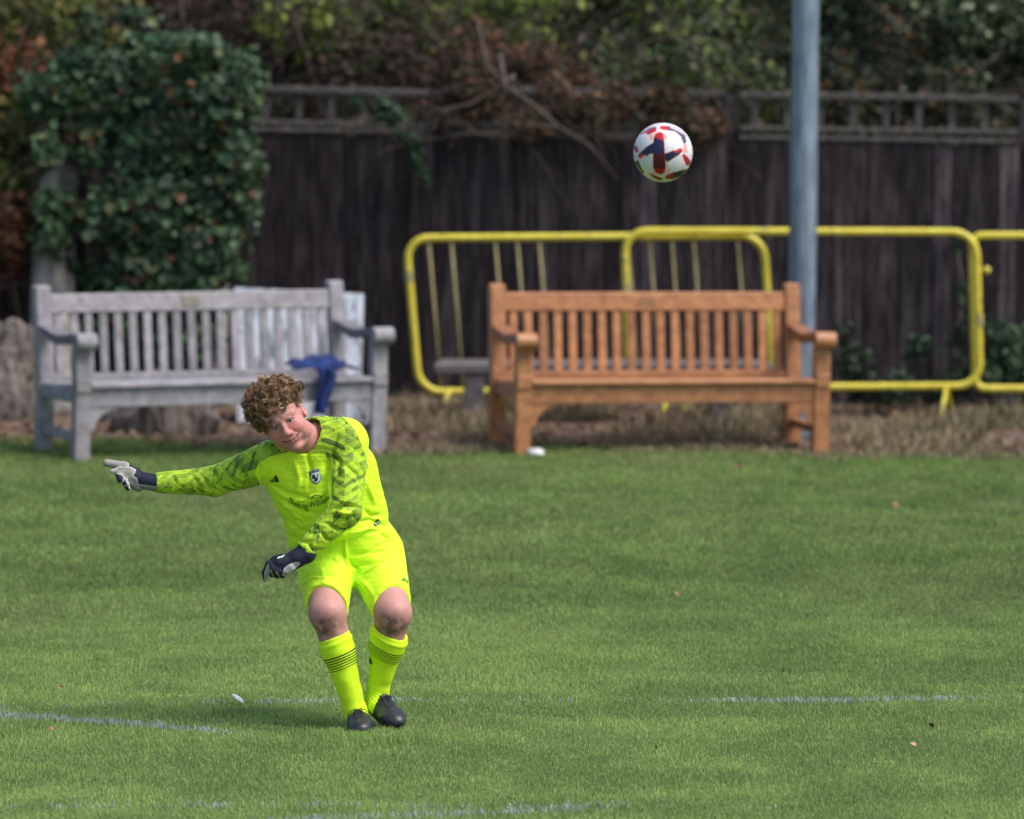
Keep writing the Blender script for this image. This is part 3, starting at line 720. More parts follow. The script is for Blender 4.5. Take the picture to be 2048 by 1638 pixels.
# feather
def feather():
    a, b = G(466, 1410), G(493, 1420); a = a+[0, 0, .045]; b = b+[0, 0, .012]; d = b-a; L = np.linalg.norm(d); d /= L; s = np.cross(d, (0, -.5, .8)); s /= np.linalg.norm(s)
    m = MB(); V = []; F = []; n = 14
    for i in range(n+1):
        u = i/n; wd = .0095*math.sin(math.pi*min(1, u*1.15+.12))**.6*(1-.1*(i % 2)); c = a+d*L*u+np.array([0, 0, .006*math.sin(u*3)])
        V += [c-s*wd, c+[0, 0, .003], c+s*wd]
    for i in range(n): F += [(3*i, 3*i+1, 3*i+4, 3*i+3), (3*i+1, 3*i+2, 3*i+5, 3*i+4)]
    m.add(V, F); t = m.build('feather', M_paper, org=b); m2 = MB(); m2.tube([a, (a+b)/2+[0, 0, .01], b+d*.015], .0012, 5); m2.build('quill', M_paper, t); tag(t, 'small white feather lying on the grass left of the boots', 'feather')
feather()
#@@PERSON
# ------------------------------------------------------------------ signed distance modelling
class SDF:
    def __init__(s, lo, hi, h):
        s.lo = np.array(lo, float); s.h = h; s.n = np.ceil((np.array(hi, float)-s.lo)/h).astype(int)+1
        s.F = np.full(s.n, .5, np.float32)
    def sub(s, lo, hi):
        a = np.clip(np.floor((np.array(lo)-s.lo)/s.h).astype(int), 0, s.n); b = np.clip(np.ceil((np.array(hi)-s.lo)/s.h).astype(int)+1, 0, s.n)
        if np.any(b <= a): return None, None
        g = [s.lo[i]+s.h*np.arange(a[i], b[i]) for i in range(3)]
        return tuple(slice(a[i], b[i]) for i in range(3)), np.stack(np.meshgrid(*g, indexing='ij'), -1)
    def comb(s, sl, d, k, op):
        F = s.F[sl]
        if op == 'u':
            if k > 0:
                hh = np.maximum(k-np.abs(F-d), 0)/k; s.F[sl] = np.minimum(F, d)-hh*hh*k*.25
            else: s.F[sl] = np.minimum(F, d)
        else:
            d = -d
            if k > 0:
                hh = np.maximum(k-np.abs(F-d), 0)/k; s.F[sl] = np.maximum(F, d)+hh*hh*k*.25
            else: s.F[sl] = np.maximum(F, d)
    def cone(s, a, b, r1, r2, k=.02, op='u', flat=None, f=1.0):
        a = np.array(a, float); b = np.array(b, float); m = max(r1, r2)/min(f, 1)*max(f, 1)+k+3*s.h
        sl, p = s.sub(np.minimum(a, b)-m, np.maximum(a, b)+m)
        if sl is None: return
        s.comb(sl, cone_d(p, a, b, r1, r2, flat, f), k, op)
    def ell(s, c, r, k=.01, op='u', M=None):
        c = np.array(c, float); r = np.array(r, float); m = max(r)+k+3*s.h; sl, p = s.sub(c-m, c+m)
        if sl is None: return
        q = p-c
        if M is not None: q = q@M        # columns of M are the local axes
        k0 = np.linalg.norm(q/r, axis=-1); k1 = np.linalg.norm(q/(r*r), axis=-1)+1e-9
        s.comb(sl, k0*(k0-1)/k1, k, op)
    def cut(s, p0, n, k=0.0):
        n = np.array(n, float); n /= np.linalg.norm(n); sl, p = s.sub(s.lo, s.lo+s.h*s.n)
        s.comb(sl, -((p-np.array(p0))@n), k, 's')
    def mesh(s):
        F = s.F; nx, ny, nz = F.shape; ins = F < 0
        c = np.zeros((nx-1, ny-1, nz-1), np.int8)
        for i in (0, 1):
            for j in (0, 1):
                for k in (0, 1): c += ins[i:nx-1+i, j:ny-1+j, k:nz-1+k]
        act = (c > 0) & (c < 8); idx = np.full(c.shape, -1, np.int64); I = np.argwhere(act); idx[act] = np.arange(len(I))
        acc = np.zeros((len(I), 3)); cnt = np.zeros(len(I))
        crn = [(0, 0, 0), (1, 0, 0), (0, 1, 0), (1, 1, 0), (0, 0, 1), (1, 0, 1), (0, 1, 1), (1, 1, 1)]
        val = np.stack([F[I[:, 0]+a, I[:, 1]+b, I[:, 2]+d] for a, b, d in crn], 1)
        for u, v in [(0, 1), (2, 3), (4, 5), (6, 7), (0, 2), (1, 3), (4, 6), (5, 7), (0, 4), (1, 5), (2, 6), (3, 7)]:
            a, b = val[:, u], val[:, v]; m = (a < 0) != (b < 0); t = np.where(m, a/np.where(m, a-b, 1), 0)
            pu = np.array(crn[u], float); pv = np.array(crn[v], float); acc += (pu+(pv-pu)*t[:, None])*m[:, None]; cnt += m
        V = (I+acc/cnt[:, None])*s.h+s.lo; Q = []
        for ax in range(3):
            sa = [slice(None)]*3; sb = [slice(None)]*3; sa[ax] = slice(0, -1); sb[ax] = slice(1, None)
            A = ins[tuple(sa)]; B = ins[tuple(sb)]; E = np.argwhere(A != B); o = [q for q in range(3) if q != ax]
            E = E[(E[:, o[0]] > 0) & (E[:, o[1]] > 0) & (E[:, o[0]] < F.shape[o[0]]-1) & (E[:, o[1]] < F.shape[o[1]]-1)]
            def g(d0, d1):
                e = E.copy(); e[:, o[0]] += d0; e[:, o[1]] += d1; return idx[e[:, 0], e[:, 1], e[:, 2]]
            q = np.stack([g(-1, -1), g(0, -1), g(0, 0), g(-1, 0)], 1); fl = A[E[:, 0], E[:, 1], E[:, 2]]
            if ax == 1: fl = ~fl
            q[~fl] = q[~fl][:, ::-1]; Q.append(q)
        return V, np.concatenate(Q)
def cone_d(p, a, b, r1, r2, flat=None, f=1.0):
    a = np.array(a, float); b = np.array(b, float)
    if flat is not None:
        nn = np.array(flat, float); nn /= np.linalg.norm(nn)
        p = p+((p-a)@nn)[..., None]*nn*(1/f-1); b = b+np.dot(b-a, nn)*nn*(1/f-1)
    ba = b-a; t = np.clip(((p-a)@ba)/np.dot(ba, ba), 0, 1)
    return np.linalg.norm(p-a-t[..., None]*ba, axis=-1)-(r1+(r2-r1)*t)
def relax(V, Q, it=2, lam=.5):
    n = len(V)
    for _ in range(it):
        S = np.zeros((n, 3)); C = np.zeros(n)
        for i in range(4):
            a, b = Q[:, i], Q[:, (i+1) % 4]; 
            for d in range(3): S[:, d] += np.bincount(a, V[b, d], n)+np.bincount(b, V[a, d], n)
            C += np.bincount(a, minlength=n)+np.bincount(b, minlength=n)
        V = V+(S/C[:, None]-V)*lam
    return V
def vnorm(V, Q):
    n = np.cross(V[Q[:, 2]]-V[Q[:, 0]], V[Q[:, 3]]-V[Q[:, 1]]); S = np.zeros_like(V)
    for i in range(4):
        for d in range(3): S[:, d] += np.bincount(Q[:, i], n[:, d], len(V))
    return S/(np.linalg.norm(S, axis=1, keepdims=True)+1e-12)
def pl_dist(px, py, poly):
    """distance in px to an open polyline and the parameter along it"""
    D = np.full(px.shape, 1e9); T = np.zeros(px.shape); n = len(poly)-1
    for i in range(n):
        a = np.array(poly[i], float); b = np.array(poly[i+1], float); d = b-a; t = np.clip(((px-a[0])*d[0]+(py-a[1])*d[1])/np.dot(d, d), 0, 1)
        e = np.hypot(px-a[0]-t*d[0], py-a[1]-t*d[1]); m = e < D; D[m] = e[m]; T[m] = (i+t[m])/n
    return D, T
def poly_sd(px, py, poly):
    D, _ = pl_dist(px, py, poly+[poly[0]]); ins = np.zeros(px.shape, bool); n = len(poly)
    for i in range(n):
        x1, y1 = poly[i]; x2, y2 = poly[(i+1) % n]
        c = ((y1 > py) != (y2 > py)) & (px < (x2-x1)*(py-y1)/(y2-y1+1e-12)+x1); ins ^= c
    return np.where(ins, D, -D)
def wrinkle(V, Nn, folds, amp, fine=.0012, seed=0, fmask=None):
    px, py = to_px(V); front = np.clip(-Nn[:, 1]*1.6, 0, 1); d = np.zeros(len(V))
    for poly, w_, a in folds:
        D, T = pl_dist(px, py, poly); d += (1 if fmask is None else .3+.7*fmask)*a*np.exp(-(D/w_)**2)*np.sin(np.pi*np.clip(T*.9+.08, 0, 1))*front
    off = Vector((seed*3.1, seed*1.7, 0))
    nz = np.array([noise.noise(Vector((v[0]*14, v[1]*14, v[2]*22))+off)*.7+noise.noise(Vector((v[0]*34+v[2]*20, v[1]*30, v[2]*38))+off)*.35 for v in V])
    if fmask is not None: nz = nz*fmask
    return V+Nn*(d*amp+nz*fine)[:, None]
# ------------------------------------------------------------------ the goalkeeper
Y0 = G(720, 1465)[1]
def B(px, py, dy): return P(px, py, Y0+dy)
SHR, ELR, WRR = B(545, 922, .24), B(430, 962, .29), B(308, 966, .24)
SHL, ELL, WRL = B(691, 884, .22), B(690, 1022, .10), B(607, 1105, .045)
HPR, KNR, ANR = B(650, 1112, .40), B(655, 1228, .055), B(717, 1442, .07)
HPL, KNL, ANL = B(748, 1112, .40), B(787, 1228, .06), B(753, 1393, .17)
NECK = B(632, 876, .25)
ZUP = np.array([0, 0, 1.0])
# head frame
ROLL, YAW, PIT = R(27.5), R(5), R(8)
RH = np.array((Matrix.Rotation(-ROLL, 3, 'Y') @ Matrix.Rotation(-YAW, 3, 'Z') @ Matrix.Rotation(PIT, 3, 'X')))
HO = B(566, 848, .015) - RH@np.array([0, -.085, 0])
H = lambda p: HO+RH@np.array(p, float)
HS_ = 1.045
def hh(x, y, z): return H((x*HS_, y*HS_, z*HS_))
person_org = np.array([B(735, 1460, .1)[0], Y0+.12, 0.0])
def make_head():
    s = SDF(HO-.21, HO+.21, .0024)
    def e(c, r, k=.012, op='u'): s.ell(hh(*c), np.array(r)*HS_, k, op, RH)
    def cn(a, b, r1, r2, k=.008, op='u'): s.cone(hh(*a), hh(*b), r1*HS_, r2*HS_, k, op)
    e((0, .018, .035), (.077, .094, .088))
    e((0, -.022, -.030), (.069, .066, .083), .03)
    e((0, -.040, .045), (.062, .046, .05), .03)
    cn((-.045, -.005, -.075), (.045, -.005, -.075), .028, .028, .03)
    for q in (-1, 1):
        e((q*.040, -.052, -.036), (.030, .030, .032), .024)        # cheek
        e((q*.046, -.028, -.068), (.024, .031, .028), .025)        # jowl
        cn((q*.014, -.083, .021), (q*.048, -.070, .020), .011, .009, .012)   # brow
        e((q*.031, -.092, -.0015), (.0168, .013, .0085), .007, 's')      # eye socket
        e((q*.0150, -.096, -.0405), (.0090, .0100, .0082), .006)        # nostril wing
        e((q*.0070, -.107, -.0485), (.0040, .0055, .0040), .003, 's')
        e((q*.079, .012, -.006), (.010, .021, .031), .008); e((q*.086, .006, -.004), (.006, .011, .019), .006, 's')
        cn((q*.022, -.094, -.040), (q*.042, -.080, -.064), .0042, .0036, .008, 's')   # smile fold
        cn((q*.032, -.080, .0095), (q*.047, -.074, .0025), .0062, .0045, .006)  # upper lid
        cn((q*.018, -.081, .0070), (q*.032, -.0835, .0098), .0052, .0060, .006)
        cn((q*.020, -.080, -.0115), (q*.042, -.076, -.010), .0058, .005, .007)   # lower lid / bag
    cn((0, -.087, .012), (0, -.104, -.030), .0085, .0112, .012); e((0, -.105, -.036), (.0138, .0125, .0115), .008)   # nose
    e((0, -.067, -.104), (.024, .022, .018), .014)              # chin
    e((0, -.022, -.106), (.044, .042, .024), .022)              # under the chin
    e((0, -.073, -.068), (.034, .020, .022), .018)              # muzzle
    # lips, smiling
    U = [(-.031, -.0800, -.0610), (-.016, -.0905, -.0645), (0, -.0940, -.0645), (.016, -.0905, -.0640), (.032, -.0800, -.0590)]
    Lw = [(-.026, -.0820, -.0670), (-.012, -.0900, -.0740), (0, -.0925, -.0755), (.012, -.0900, -.0735), (.027, -.0820, -.0655)]
    for a, b in zip(U, U[1:]): cn(a, b, .0028, .0028, .005)
    for a, b in zip(Lw, Lw[1:]): cn(a, b, .0038, .0038, .006)
    Mo = [(-.034, -.083, -.0625), (-.016, -.0950, -.0690), (0, -.0980, -.0702), (.016, -.0950, -.0685), (.036, -.083, -.0600)]
    for a, b in zip(Mo, Mo[1:]): cn(a, b, .0020, .0020, .002, 's')
    # neck
    s.cone(hh(0, .035, -.06), NECK+[0, .01, -.05], .066, .075, .03)
    V, Q = s.mesh(); V = relax(V, Q, 1, .4); L = ((V-HO)@RH)/HS_
    x, y, z = L.T; base = np.array([.53, .245, .225]); c = np.tile(base, (len(V), 1))
    def blend(col, w_): 
        nonlocal c
        w_ = np.clip(w_, 0, 1)[:, None]; c = c*(1-w_)+np.array(col)*w_
    fr = (y < -.02)
    g = lambda cx, cz, sx, sz: np.exp(-((x-cx)/sx)**2-((z-cz)/sz)**2)
    blend((.62, .22, .20), (g(.043, -.035, .028, .026)+g(-.043, -.035, .028, .026))*.9*fr)
    blend((.60, .21, .19), g(0, -.036, .013, .016)*.75*fr); blend((.55, .22, .20), g(0, -.095, .03, .014)*.45*fr)
    blend((.60, .30, .27), np.clip((np.abs(x)-.074)/.008, 0, 1)*(np.abs(z) < .05)*.6)
    for q in (-1, 1):
        bz = .023+.004*np.cos((q*x-.034)/.022*1.3); blend((.30, .17, .10), np.exp(-((z-bz)/.0042)**2)*((q*x > .013) & (q*x < .053))*.75*fr)
        blend((.36, .17, .15), np.exp(-((q*x-.032)/.019)**2-((z+.001)/.0105)**2)*.55*fr)
        blend((.13, .07, .05), np.exp(-((z-(.0075-.10*((q*x-.031)**2)*60*.12))/.0022)**2)*((q*x > .017) & (q*x < .046))*.8*fr)
    def near(pl, r_):
        D = np.full(len(V), 9.0)
        for a, b in zip(pl, pl[1:]): D = np.minimum(D, cone_d(L, a, b, 0, 0))
        return np.exp(-(D/r_)**2)
    blend((.50, .17, .16), near(U, .0060)*.8); blend((.53, .19, .18), near(Lw, .0068)*.8); blend((.07, .025, .025), near(Mo, .0037)*.98)
    TE = [(.004, -.097, -.0685), (.012, -.0960, -.0675), (.022, -.0905, -.0645)]; blend((.60, .54, .50), near(TE, .0015)*.75)
    blend((.35, .12, .10), g(0.007, -.0485, .004, .003)*.8*fr+g(-.007, -.0485, .004, .003)*.8*fr)
    n = np.array([noise.noise(Vector(v)*60) for v in V]); n2 = np.array([noise.noise(Vector(v)*160) for v in V]); c *= (1+.07*n+.05*n2)[:, None]
    V = V+vnorm(V, Q)*(n2*.0004)[:, None]
    return V, Q, c
def leg_skin(s):
    for hp, kn, an in ((HPR, KNR, ANR), (HPL, KNL, ANL)):
        d = (kn-hp)/np.linalg.norm(kn-hp)
        s.cone(hp, kn-d*.02, .105, .072, .03); s.ell(kn+np.array([0, -.008, .004]), (.0685, .055, .062), .03)
        sh = an-kn; s.cone(kn, kn+sh*.35, .062, .060, .03); s.cone(kn+sh*.2+[0, .02, 0], an, .056, .038, .03)
        # kneecap and dimple
        s.ell(kn+np.array([0, -.052, .012]), (.030, .016, .032), .02); s.ell(kn+np.array([0, -.052, -.046]), (.018, .012, .020), .02)
def make_body():
    lo = B(560, 1470, .6); hi = B(860, 1050, .6); s = SDF((B(285, 900, 0)[0], Y0-.12, -.02), (B(850, 900, 0)[0], Y0+.62, B(600, 830, .3)[2]), .006)
    leg_skin(s)
    s.cone(B(672, 1110, .40), B(728, 1110, .40), .12, .12, .04)
    s.cone(B(690, 1080, .38), B(632, 940, .27), .135, .14, .05, flat=(0, 1, 0), f=.75)
    s.cone(SHR, SHL, .05, .05, .05); s.cone(B(632, 905, .25), NECK+[0, 0, 0], .085, .066, .04)
    for a, b, c_ in ((SHR, ELR, WRR), (SHL, ELL, WRL)):
        s.cone(a, b, .052, .040, .03); s.cone(b, c_, .041, .028, .02)
    V, Q = s.mesh(); V = relax(V, Q, 2)
    c = np.tile([.50, .26, .225], (len(V), 1))
    for kn, seed in ((KNR, 1), (KNL, 2)):
        d = V-kn; n = np.array([noise.noise(Vector(v)*38) for v in V]); n3 = np.array([noise.noise(Vector(v)*120) for v in V])
        pinkm = np.exp(-((d[:, 0]/.05)**2+((d[:, 2]-.03)/.05)**2)); c = c*(1-.35*pinkm[:, None])+np.array([.60, .27, .27])*.35*pinkm[:, None]
        w_ = np.exp(-((d[:, 0]+.004)/.050)**2-((d[:, 2]+.042)/.040)**2)*(.55+.9*n+.6*n3)*1.05; w_ = np.clip(w_*1.7, 0, .88)[:, None]*(d[:, 1] < .01)[:, None]
        c = c*(1-w_)+np.array([.15, .085, .06])*w_
    return V, Q, c
def skin_mat():
    m = N('skin'); m.base(m.mix(.5, m.attr('col'), m.ramp(m.noise(240, 4), [(.35, (.72, .66, .64)), (.6, (1.12, 1.1, 1.1))]), 'MULTIPLY')); m.rough(.55, .35); m.b.inputs['Subsurface Weight'].default_value = .12; m.b.inputs['Subsurface Radius'].default_value = (.6, .2, .1); m.b.inputs['Subsurface Scale'].default_value = .012
    m.bump(m.noise(320, 3), .15, .001); return m.m
M_skin = skin_mat()
M_eye = simple('eye_white', (.36, .31, .30), (.42, .37, .36), 40, .25, bump=0)
M_iris = simple('iris', (.025, .035, .04), (.05, .065, .07), 300, .2, bump=0); M_pupil = simple('pupil', (.005, .005, .005), (.01, .01, .01), 10, .1, bump=0)
hv, hq, hc = make_head(); bv, bq, bc = make_body()
# eyeballs belong to the body mesh
def sphere_np(c, r, nu=20, nv=14, axis=None):
    V = []; 
    for j in range(nv+1):
        t = math.pi*j/nv
        for i in range(nu): a = 2*math.pi*i/nu; V.append((math.sin(t)*math.cos(a), -math.cos(t), math.sin(t)*math.sin(a)))
    Q = [(j*nu+i, j*nu+(i+1) % nu, (j+1)*nu+(i+1) % nu, (j+1)*nu+i) for j in range(nv) for i in range(nu)]
    V = np.array(V); m = [0 if V[q[0]][1] < -.98 or V[q[2]][1] < -.965 else (1 if V[q[2]][1] < -.83 else 2) for q in Q]
    return V*r, np.array(Q), m
EV = []; EQ = []; EM = []; off = len(hv)+len(bv)
for q in (-1, 1):
    v, f, mi = sphere_np(None, .0122*HS_)
    Rg = np.array(Matrix.Rotation(R(2), 3, 'Z') @ Matrix.Rotation(R(-3), 3, 'X'))
    v = (v@Rg.T)@RH.T+hh(q*.0312, -.0728, -.0010); EQ.append(f[:, ::-1]+off+len(EV)*len(v)); EV.append(v); EM += [{0: 3, 1: 2, 2: 1}[k_] for k_ in mi]
pv = np.concatenate([hv, bv]+EV); pq = np.concatenate([hq, bq+len(hv)]+EQ); pc = np.concatenate([hc, bc, np.ones((len(pv)-len(hv)-len(bv), 3))])
person = link('person', pv, pq, None, org=person_org, mats=[M_skin, M_eye, M_iris, M_pupil], mi=[0]*(len(hq)+len(bq))+EM, attrs={'col': np.concatenate([pc, np.ones((len(pc), 1))], 1)})
tag(person, 'goalkeeper in fluorescent yellow kit leaning sideways after kicking, one gloved arm stretched out', 'person')
# ------------------------------------------------------------------ neon fabric
NEON = (.66, .95, .022)
def neon(name, pattern=False, col=NEON, rough=.62):
    m = N(name); n = m.noise(900, 2); c = m.mix(m.math('MULTIPLY', m.noise(26, 4), .35), col, (col[0]*.86, col[1]*.95, col[2]))
    if pattern:
        at = m.attr('uvs', 'Vector'); sp = m.n('SeparateXYZ'); m.l(at, sp.inputs[0]); U, Vv, Mk = sp.outputs
        cw = .082; col_i = m.math('FLOOR', m.math('DIVIDE', Vv, cw)); loc = m.math('SUBTRACT', Vv, m.math('MULTIPLY', col_i, cw))
        par = m.math('PINGPONG', col_i, 1.0); sg = m.math('SUBTRACT', m.math('MULTIPLY', par, 2.0), 1.0)
        # chevron coordinate mirrored from column to column
        tri = m.math('PINGPONG', Vv, cw); d1 = m.math('ADD', U, m.math('MULTIPLY', tri, .75)); d2 = m.math('SUBTRACT', U, m.math('MULTIPLY', tri, .75))
        bi = m.math('FLOOR', m.math('DIVIDE', d1, .019)); col2 = m.math('FLOOR', m.math('DIVIDE', Vv, .0273)); bj = m.math('FLOOR', m.math('DIVIDE', m.math('ADD', d2, 3.0), .047))
        def wn(a, b, c_):
            x = m.n('TexWhiteNoise'); x.noise_dimensions = '3D'; cc = m.n('CombineXYZ'); m.val(a, cc.inputs[0]); m.val(b, cc.inputs[1]); m.val(c_, cc.inputs[2]); m.l(cc.outputs[0], x.inputs['Vector']); return x.outputs['Value']
        r1 = wn(bi, col_i, 1.0); r2 = wn(bi, col2, 5.0); r3 = wn(m.math('FLOOR', m.math('DIVIDE', d2, .0135)), col_i, 9.0)
        fr = m.math('FRACT', m.math('DIVIDE', d1, .0054))
        duty = m.math('ADD', m.math('ADD', .40, m.math('MULTIPLY', m.math('GREATER_THAN', r3, .7), .16)), m.math('ADD', m.math('MULTIPLY', m.math('GREATER_THAN', r1, .55), .14), m.math('MULTIPLY', m.math('GREATER_THAN', r2, .68), .32)))
        st = m.math('LESS_THAN', fr, duty)
        mk = m.math('MULTIPLY', st, m.math('GREATER_THAN', Mk, 0.0))
        c = m.mix(m.math('MULTIPLY', mk, .93), c, (.032, .095, .016))
    m.base(c); m.rough(rough, .3); m.bump(m.noise(16, 4, stretch=(1, 1, 1.8)), .7, .014); m.b.inputs['Sheen Weight'].default_value = .08
    return m.m
M_jersey = neon('neon_jersey', True); M_short = neon('neon_shorts'); 
def sockmat():
    m = N('neon_sock'); U = m.attr('len', 'Fac'); c = NEON
    inb = m.math('MULTIPLY', m.math('GREATER_THAN', U, .365), m.math('LESS_THAN', U, .512))
    t = m.math('DIVIDE', m.math('SUBTRACT', U, .365), .0245); fr = m.math('FRACT', t); duty = m.math('SUBTRACT', .52, m.math('MULTIPLY', t, .045)); st = m.math('MULTIPLY', m.math('LESS_THAN', fr, duty), inb)
    m.base(m.mix(st, m.mix(m.math('MULTIPLY', m.noise(30, 4), .3), c, (.66, .93, .02)), (.02, .05, .02))); m.rough(.75, .2); m.bump(m.noise(70, 4, stretch=(3, 3, .6)), .4, .003); return m.m
M_sock = sockmat()
TNORM = np.array([0, math.cos(R(12)), math.sin(R(12))])
def arm_coords(V):
    """coordinates along / around the nearer sleeve, and distance to sleeve and torso"""
    out = np.zeros((len(V), 2)); best = np.full(len(V), 9.0)
    for (a, b, c_), sgn in (((SHR, ELR, WRR), 1), ((SHL, ELL, WRL), 2)):
        L1 = np.linalg.norm(b-a)
        for (p, q, s0, un) in ((a, b, 0, True), (b, c_, L1, False)):
            d = q-p; L = np.linalg.norm(d); d = d/L; t = (V-p)@d; tc = np.clip(t, -9 if un else 0, L)
            r_ = V-p-tc[:, None]*d; D = np.linalg.norm(V-p-np.clip(t, 0, L)[:, None]*d, axis=1)
            e1 = np.cross(d, [0, 1.0, 0]); e1 /= np.linalg.norm(e1); e2 = np.cross(d, e1); ang = np.arctan2(r_@e1, -(r_@np.array([0, 1.0, 0])))
            m = D < best; best[m] = D[m]; out[m, 0] = (s0+t[m])+sgn*1.03; out[m, 1] = ang[m]*.062
    return out, best
# ------------------------------------------------------------------ jersey
HEM0 = B(675, 1077, .3); hv_ = B(772, 1056, .3)-B(578, 1094, .3); HEMN = np.cross([0, 1.0, 0], hv_); HEMN /= np.linalg.norm(HEMN)
if HEMN[2] > 0: HEMN = -HEMN
def make_jersey():
    s = SDF((B(280, 900, .3)[0], Y0-.10, B(600, 1150, .3)[2]), (B(800, 900, .3)[0], Y0+.58, B(600, 810, .3)[2]), .0048)
    f = dict(flat=TNORM, f=.70)
    s.cone(B(677, 1100, .375), B(668, 1040, .35), .203, .186, .03, **f)
    s.cone(B(668, 1045, .35), B(640, 955, .27), .186, .190, .05, **f)
    s.cone(B(640, 960, .27), B(632, 915, .25), .185, .150, .05, **f)
    s.ell(B(655, 1040, .30), (.15, .13, .11), .06)                        # belly
    s.cone(SHR+[.02, 0, .0], B(640, 890, .25), .072, .10, .05); s.cone(B(640, 890, .25), SHL+[-.01, 0, 0], .098, .098, .05)
    s.cone(B(560, 945, .25), B(590, 985, .27), .07, .09, .05)
    s.cone(B(716, 930, .30), B(738, 1030, .36), .075, .075, .05)
    s.cut(HEM0, HEMN, .004)
    # sleeves
    s2 = SDF(s.lo, s.lo+s.h*(s.n-1), s.h)
    for a, b, c_, r0 in ((SHR, ELR, WRR, (.086, .059, .060, .041)), (SHL, ELL, WRL, (.092, .068, .064, .043))):
        s2.cone(a, b, r0[0], r0[1], .03); s2.cone(b, c_, r0[2], r0[3], .02)
    # union with a small fillet so that the bent arm reads in front of the chest
    k = .018; F, d = s.F, s2.F; hq_ = np.maximum(k-np.abs(F-d), 0)/k; s.F = np.minimum(F, d)-hq_*hq_*k*.25
    # left sleeve end cut and right sleeve end cut
    for w_, e_ in ((WRR, ELR), (WRL, ELL)):
        n = (w_-e_)/np.linalg.norm(w_-e_); sl, p = s.sub(w_-.075, w_+.075); dd = (p-(w_-n*.004))@n
        m = np.linalg.norm(p-w_, axis=-1) < .07; F = s.F[sl]; s.F[sl] = np.where(m, np.maximum(F, dd), F)
        s.cone(w_-n*.025, w_+n*.05, .033, .033, 0, 's')
    # collar opening
    CN = hh(0, .03, -.07); ax = NECK-CN; s.cone(NECK-ax*.06+[.004, -.01, 0.0], CN-ax*.3, .072, .080, .004, 's'); s.cone(B(600, 884, .13), B(632, 870, .24), .050, .062, .004, 's')
    V, Q = s.mesh(); V = relax(V, Q, 3)
    Nn = vnorm(V, Q)
    folds = [([(520, 968), (560, 1000), (600, 1020), (660, 1034)], 5, -1.5), ([(528, 962), (570, 985), (620, 998), (660, 1000)], 4.5, -1.1), ([(545, 1000), (590, 1040), (640, 1056)], 5, -1.2),
        ([(572, 1040), (600, 1062), (640, 1066)], 4, -1.3), ([(578, 1068), (600, 1082), (622, 1084)], 3.5, -1.2), ([(576, 1020), (610, 1048), (650, 1050)], 4, 1.0), ([(530, 978), (575, 1012), (630, 1030)], 5, 1.1),
        ([(612, 905), (622, 940), (616, 985)], 4, -1.0), ([(655, 912), (652, 950), (640, 985)], 5, -1.3), ([(655, 925), (660, 960), (662, 1000)], 3, -1.8), ([(590, 925), (600, 960), (590, 990)], 5, .8), ([(600, 1000), (640, 990), (660, 975)], 4, 1.0),
        ([(668, 1018), (695, 1008), (724, 1016)], 2.8, -2.6), ([(664, 1030), (690, 1040), (712, 1032)], 3.2, -1.7), ([(650, 1045), (680, 1062), (700, 1058)], 3.5, -1.5), ([(636, 1058), (655, 1080), (672, 1082)], 3.2, -1.5), ([(612, 1085), (628, 1100), (645, 1100)], 3, -1.3), ([(674, 1022), (690, 1026), (705, 1024)], 3.5, 1.6),
        ([(664, 905), (680, 925), (672, 960)], 4, -1.4), ([(676, 870), (664, 905), (666, 935)], 3.5, -1.3), ([(690, 930), (715, 950), (722, 985)], 4, -.9),
        ([(500, 915), (520, 935), (516, 960)], 4, -1.4), ([(470, 930), (490, 950), (500, 975)], 4, -1.2), ([(420, 935), (436, 955), (440, 985)], 4, -1.5), ([(405, 950), (418, 975), (446, 988)], 3.5, -1.4), ([(380, 945), (395, 962), (392, 985)], 3.5, -1.0), ([(345, 950), (352, 965), (348, 980)], 3, -1.0), ([(450, 935), (470, 955), (478, 980)], 3.5, 1.0),
        ([(715, 1045), (740, 1040), (765, 1052)], 4, -1.3), ([(728, 1020), (745, 1032), (762, 1030)], 4, -1.2), ([(700, 1068), (735, 1056), (768, 1060)], 3.5, 1.0), ([(732, 960), (742, 990), (750, 1010)], 4, .9)]
    V0 = relax(V, Q, 2)
    V = wrinkle(V, Nn, folds, .0120, .0028, 1); V = relax(V, Q, 1, .35); Nn = vnorm(V, Q)
    px, py = to_px(V); ac, ad = arm_coords(V0)
    polyR = [(572, 905), (542, 912), (518, 926), (509, 945), (520, 970), (520, 1010), (270, 1010), (270, 900), (470, 850), (560, 800), (625, 800), (620, 860), (600, 890)]
    polyL = [(604, 907), (648, 908), (661, 922), (664, 945), (664, 1000), (650, 1030), (590, 1090), (560, 1120), (640, 1150), (712, 1060), (732, 1020), (738, 940), (728, 900), (712, 862), (690, 838), (660, 822), (606, 822), (625, 868)]
    front = Nn[:, 1] < .25
    mR = poly_sd(px, py, polyR); mL = poly_sd(px, py, polyL)
    isarm = (.095-ad)*500; isarm_lower = np.where(px < 505, 20, -20)
    mk = np.maximum(np.where(front | (px < 540), mR, -20), np.where(front, mL, -20))
    # sleeve of the bent arm is patterned all the way round, the body behind it is plain
    dL = np.minimum(cone_d(V, SHL, ELL, .092, .068), cone_d(V, ELL, WRL, .064, .043)); inner = (dL*500)
    mk = np.where((px > 655) & (py > 935), np.maximum(np.minimum(mk, 5-inner*1.0), -20), mk); mk = np.where((px < 655) & (py > 1010) & (px > 560), np.minimum(np.maximum(mk, 3), 5-inner), mk)
    at = np.stack([ac[:, 0], ac[:, 1], mk], 1)
    o = link('jersey', V, Q, M_jersey, person, attrs={'uvs': at}); return o, V, Q
jersey, JV, JQ = make_jersey()
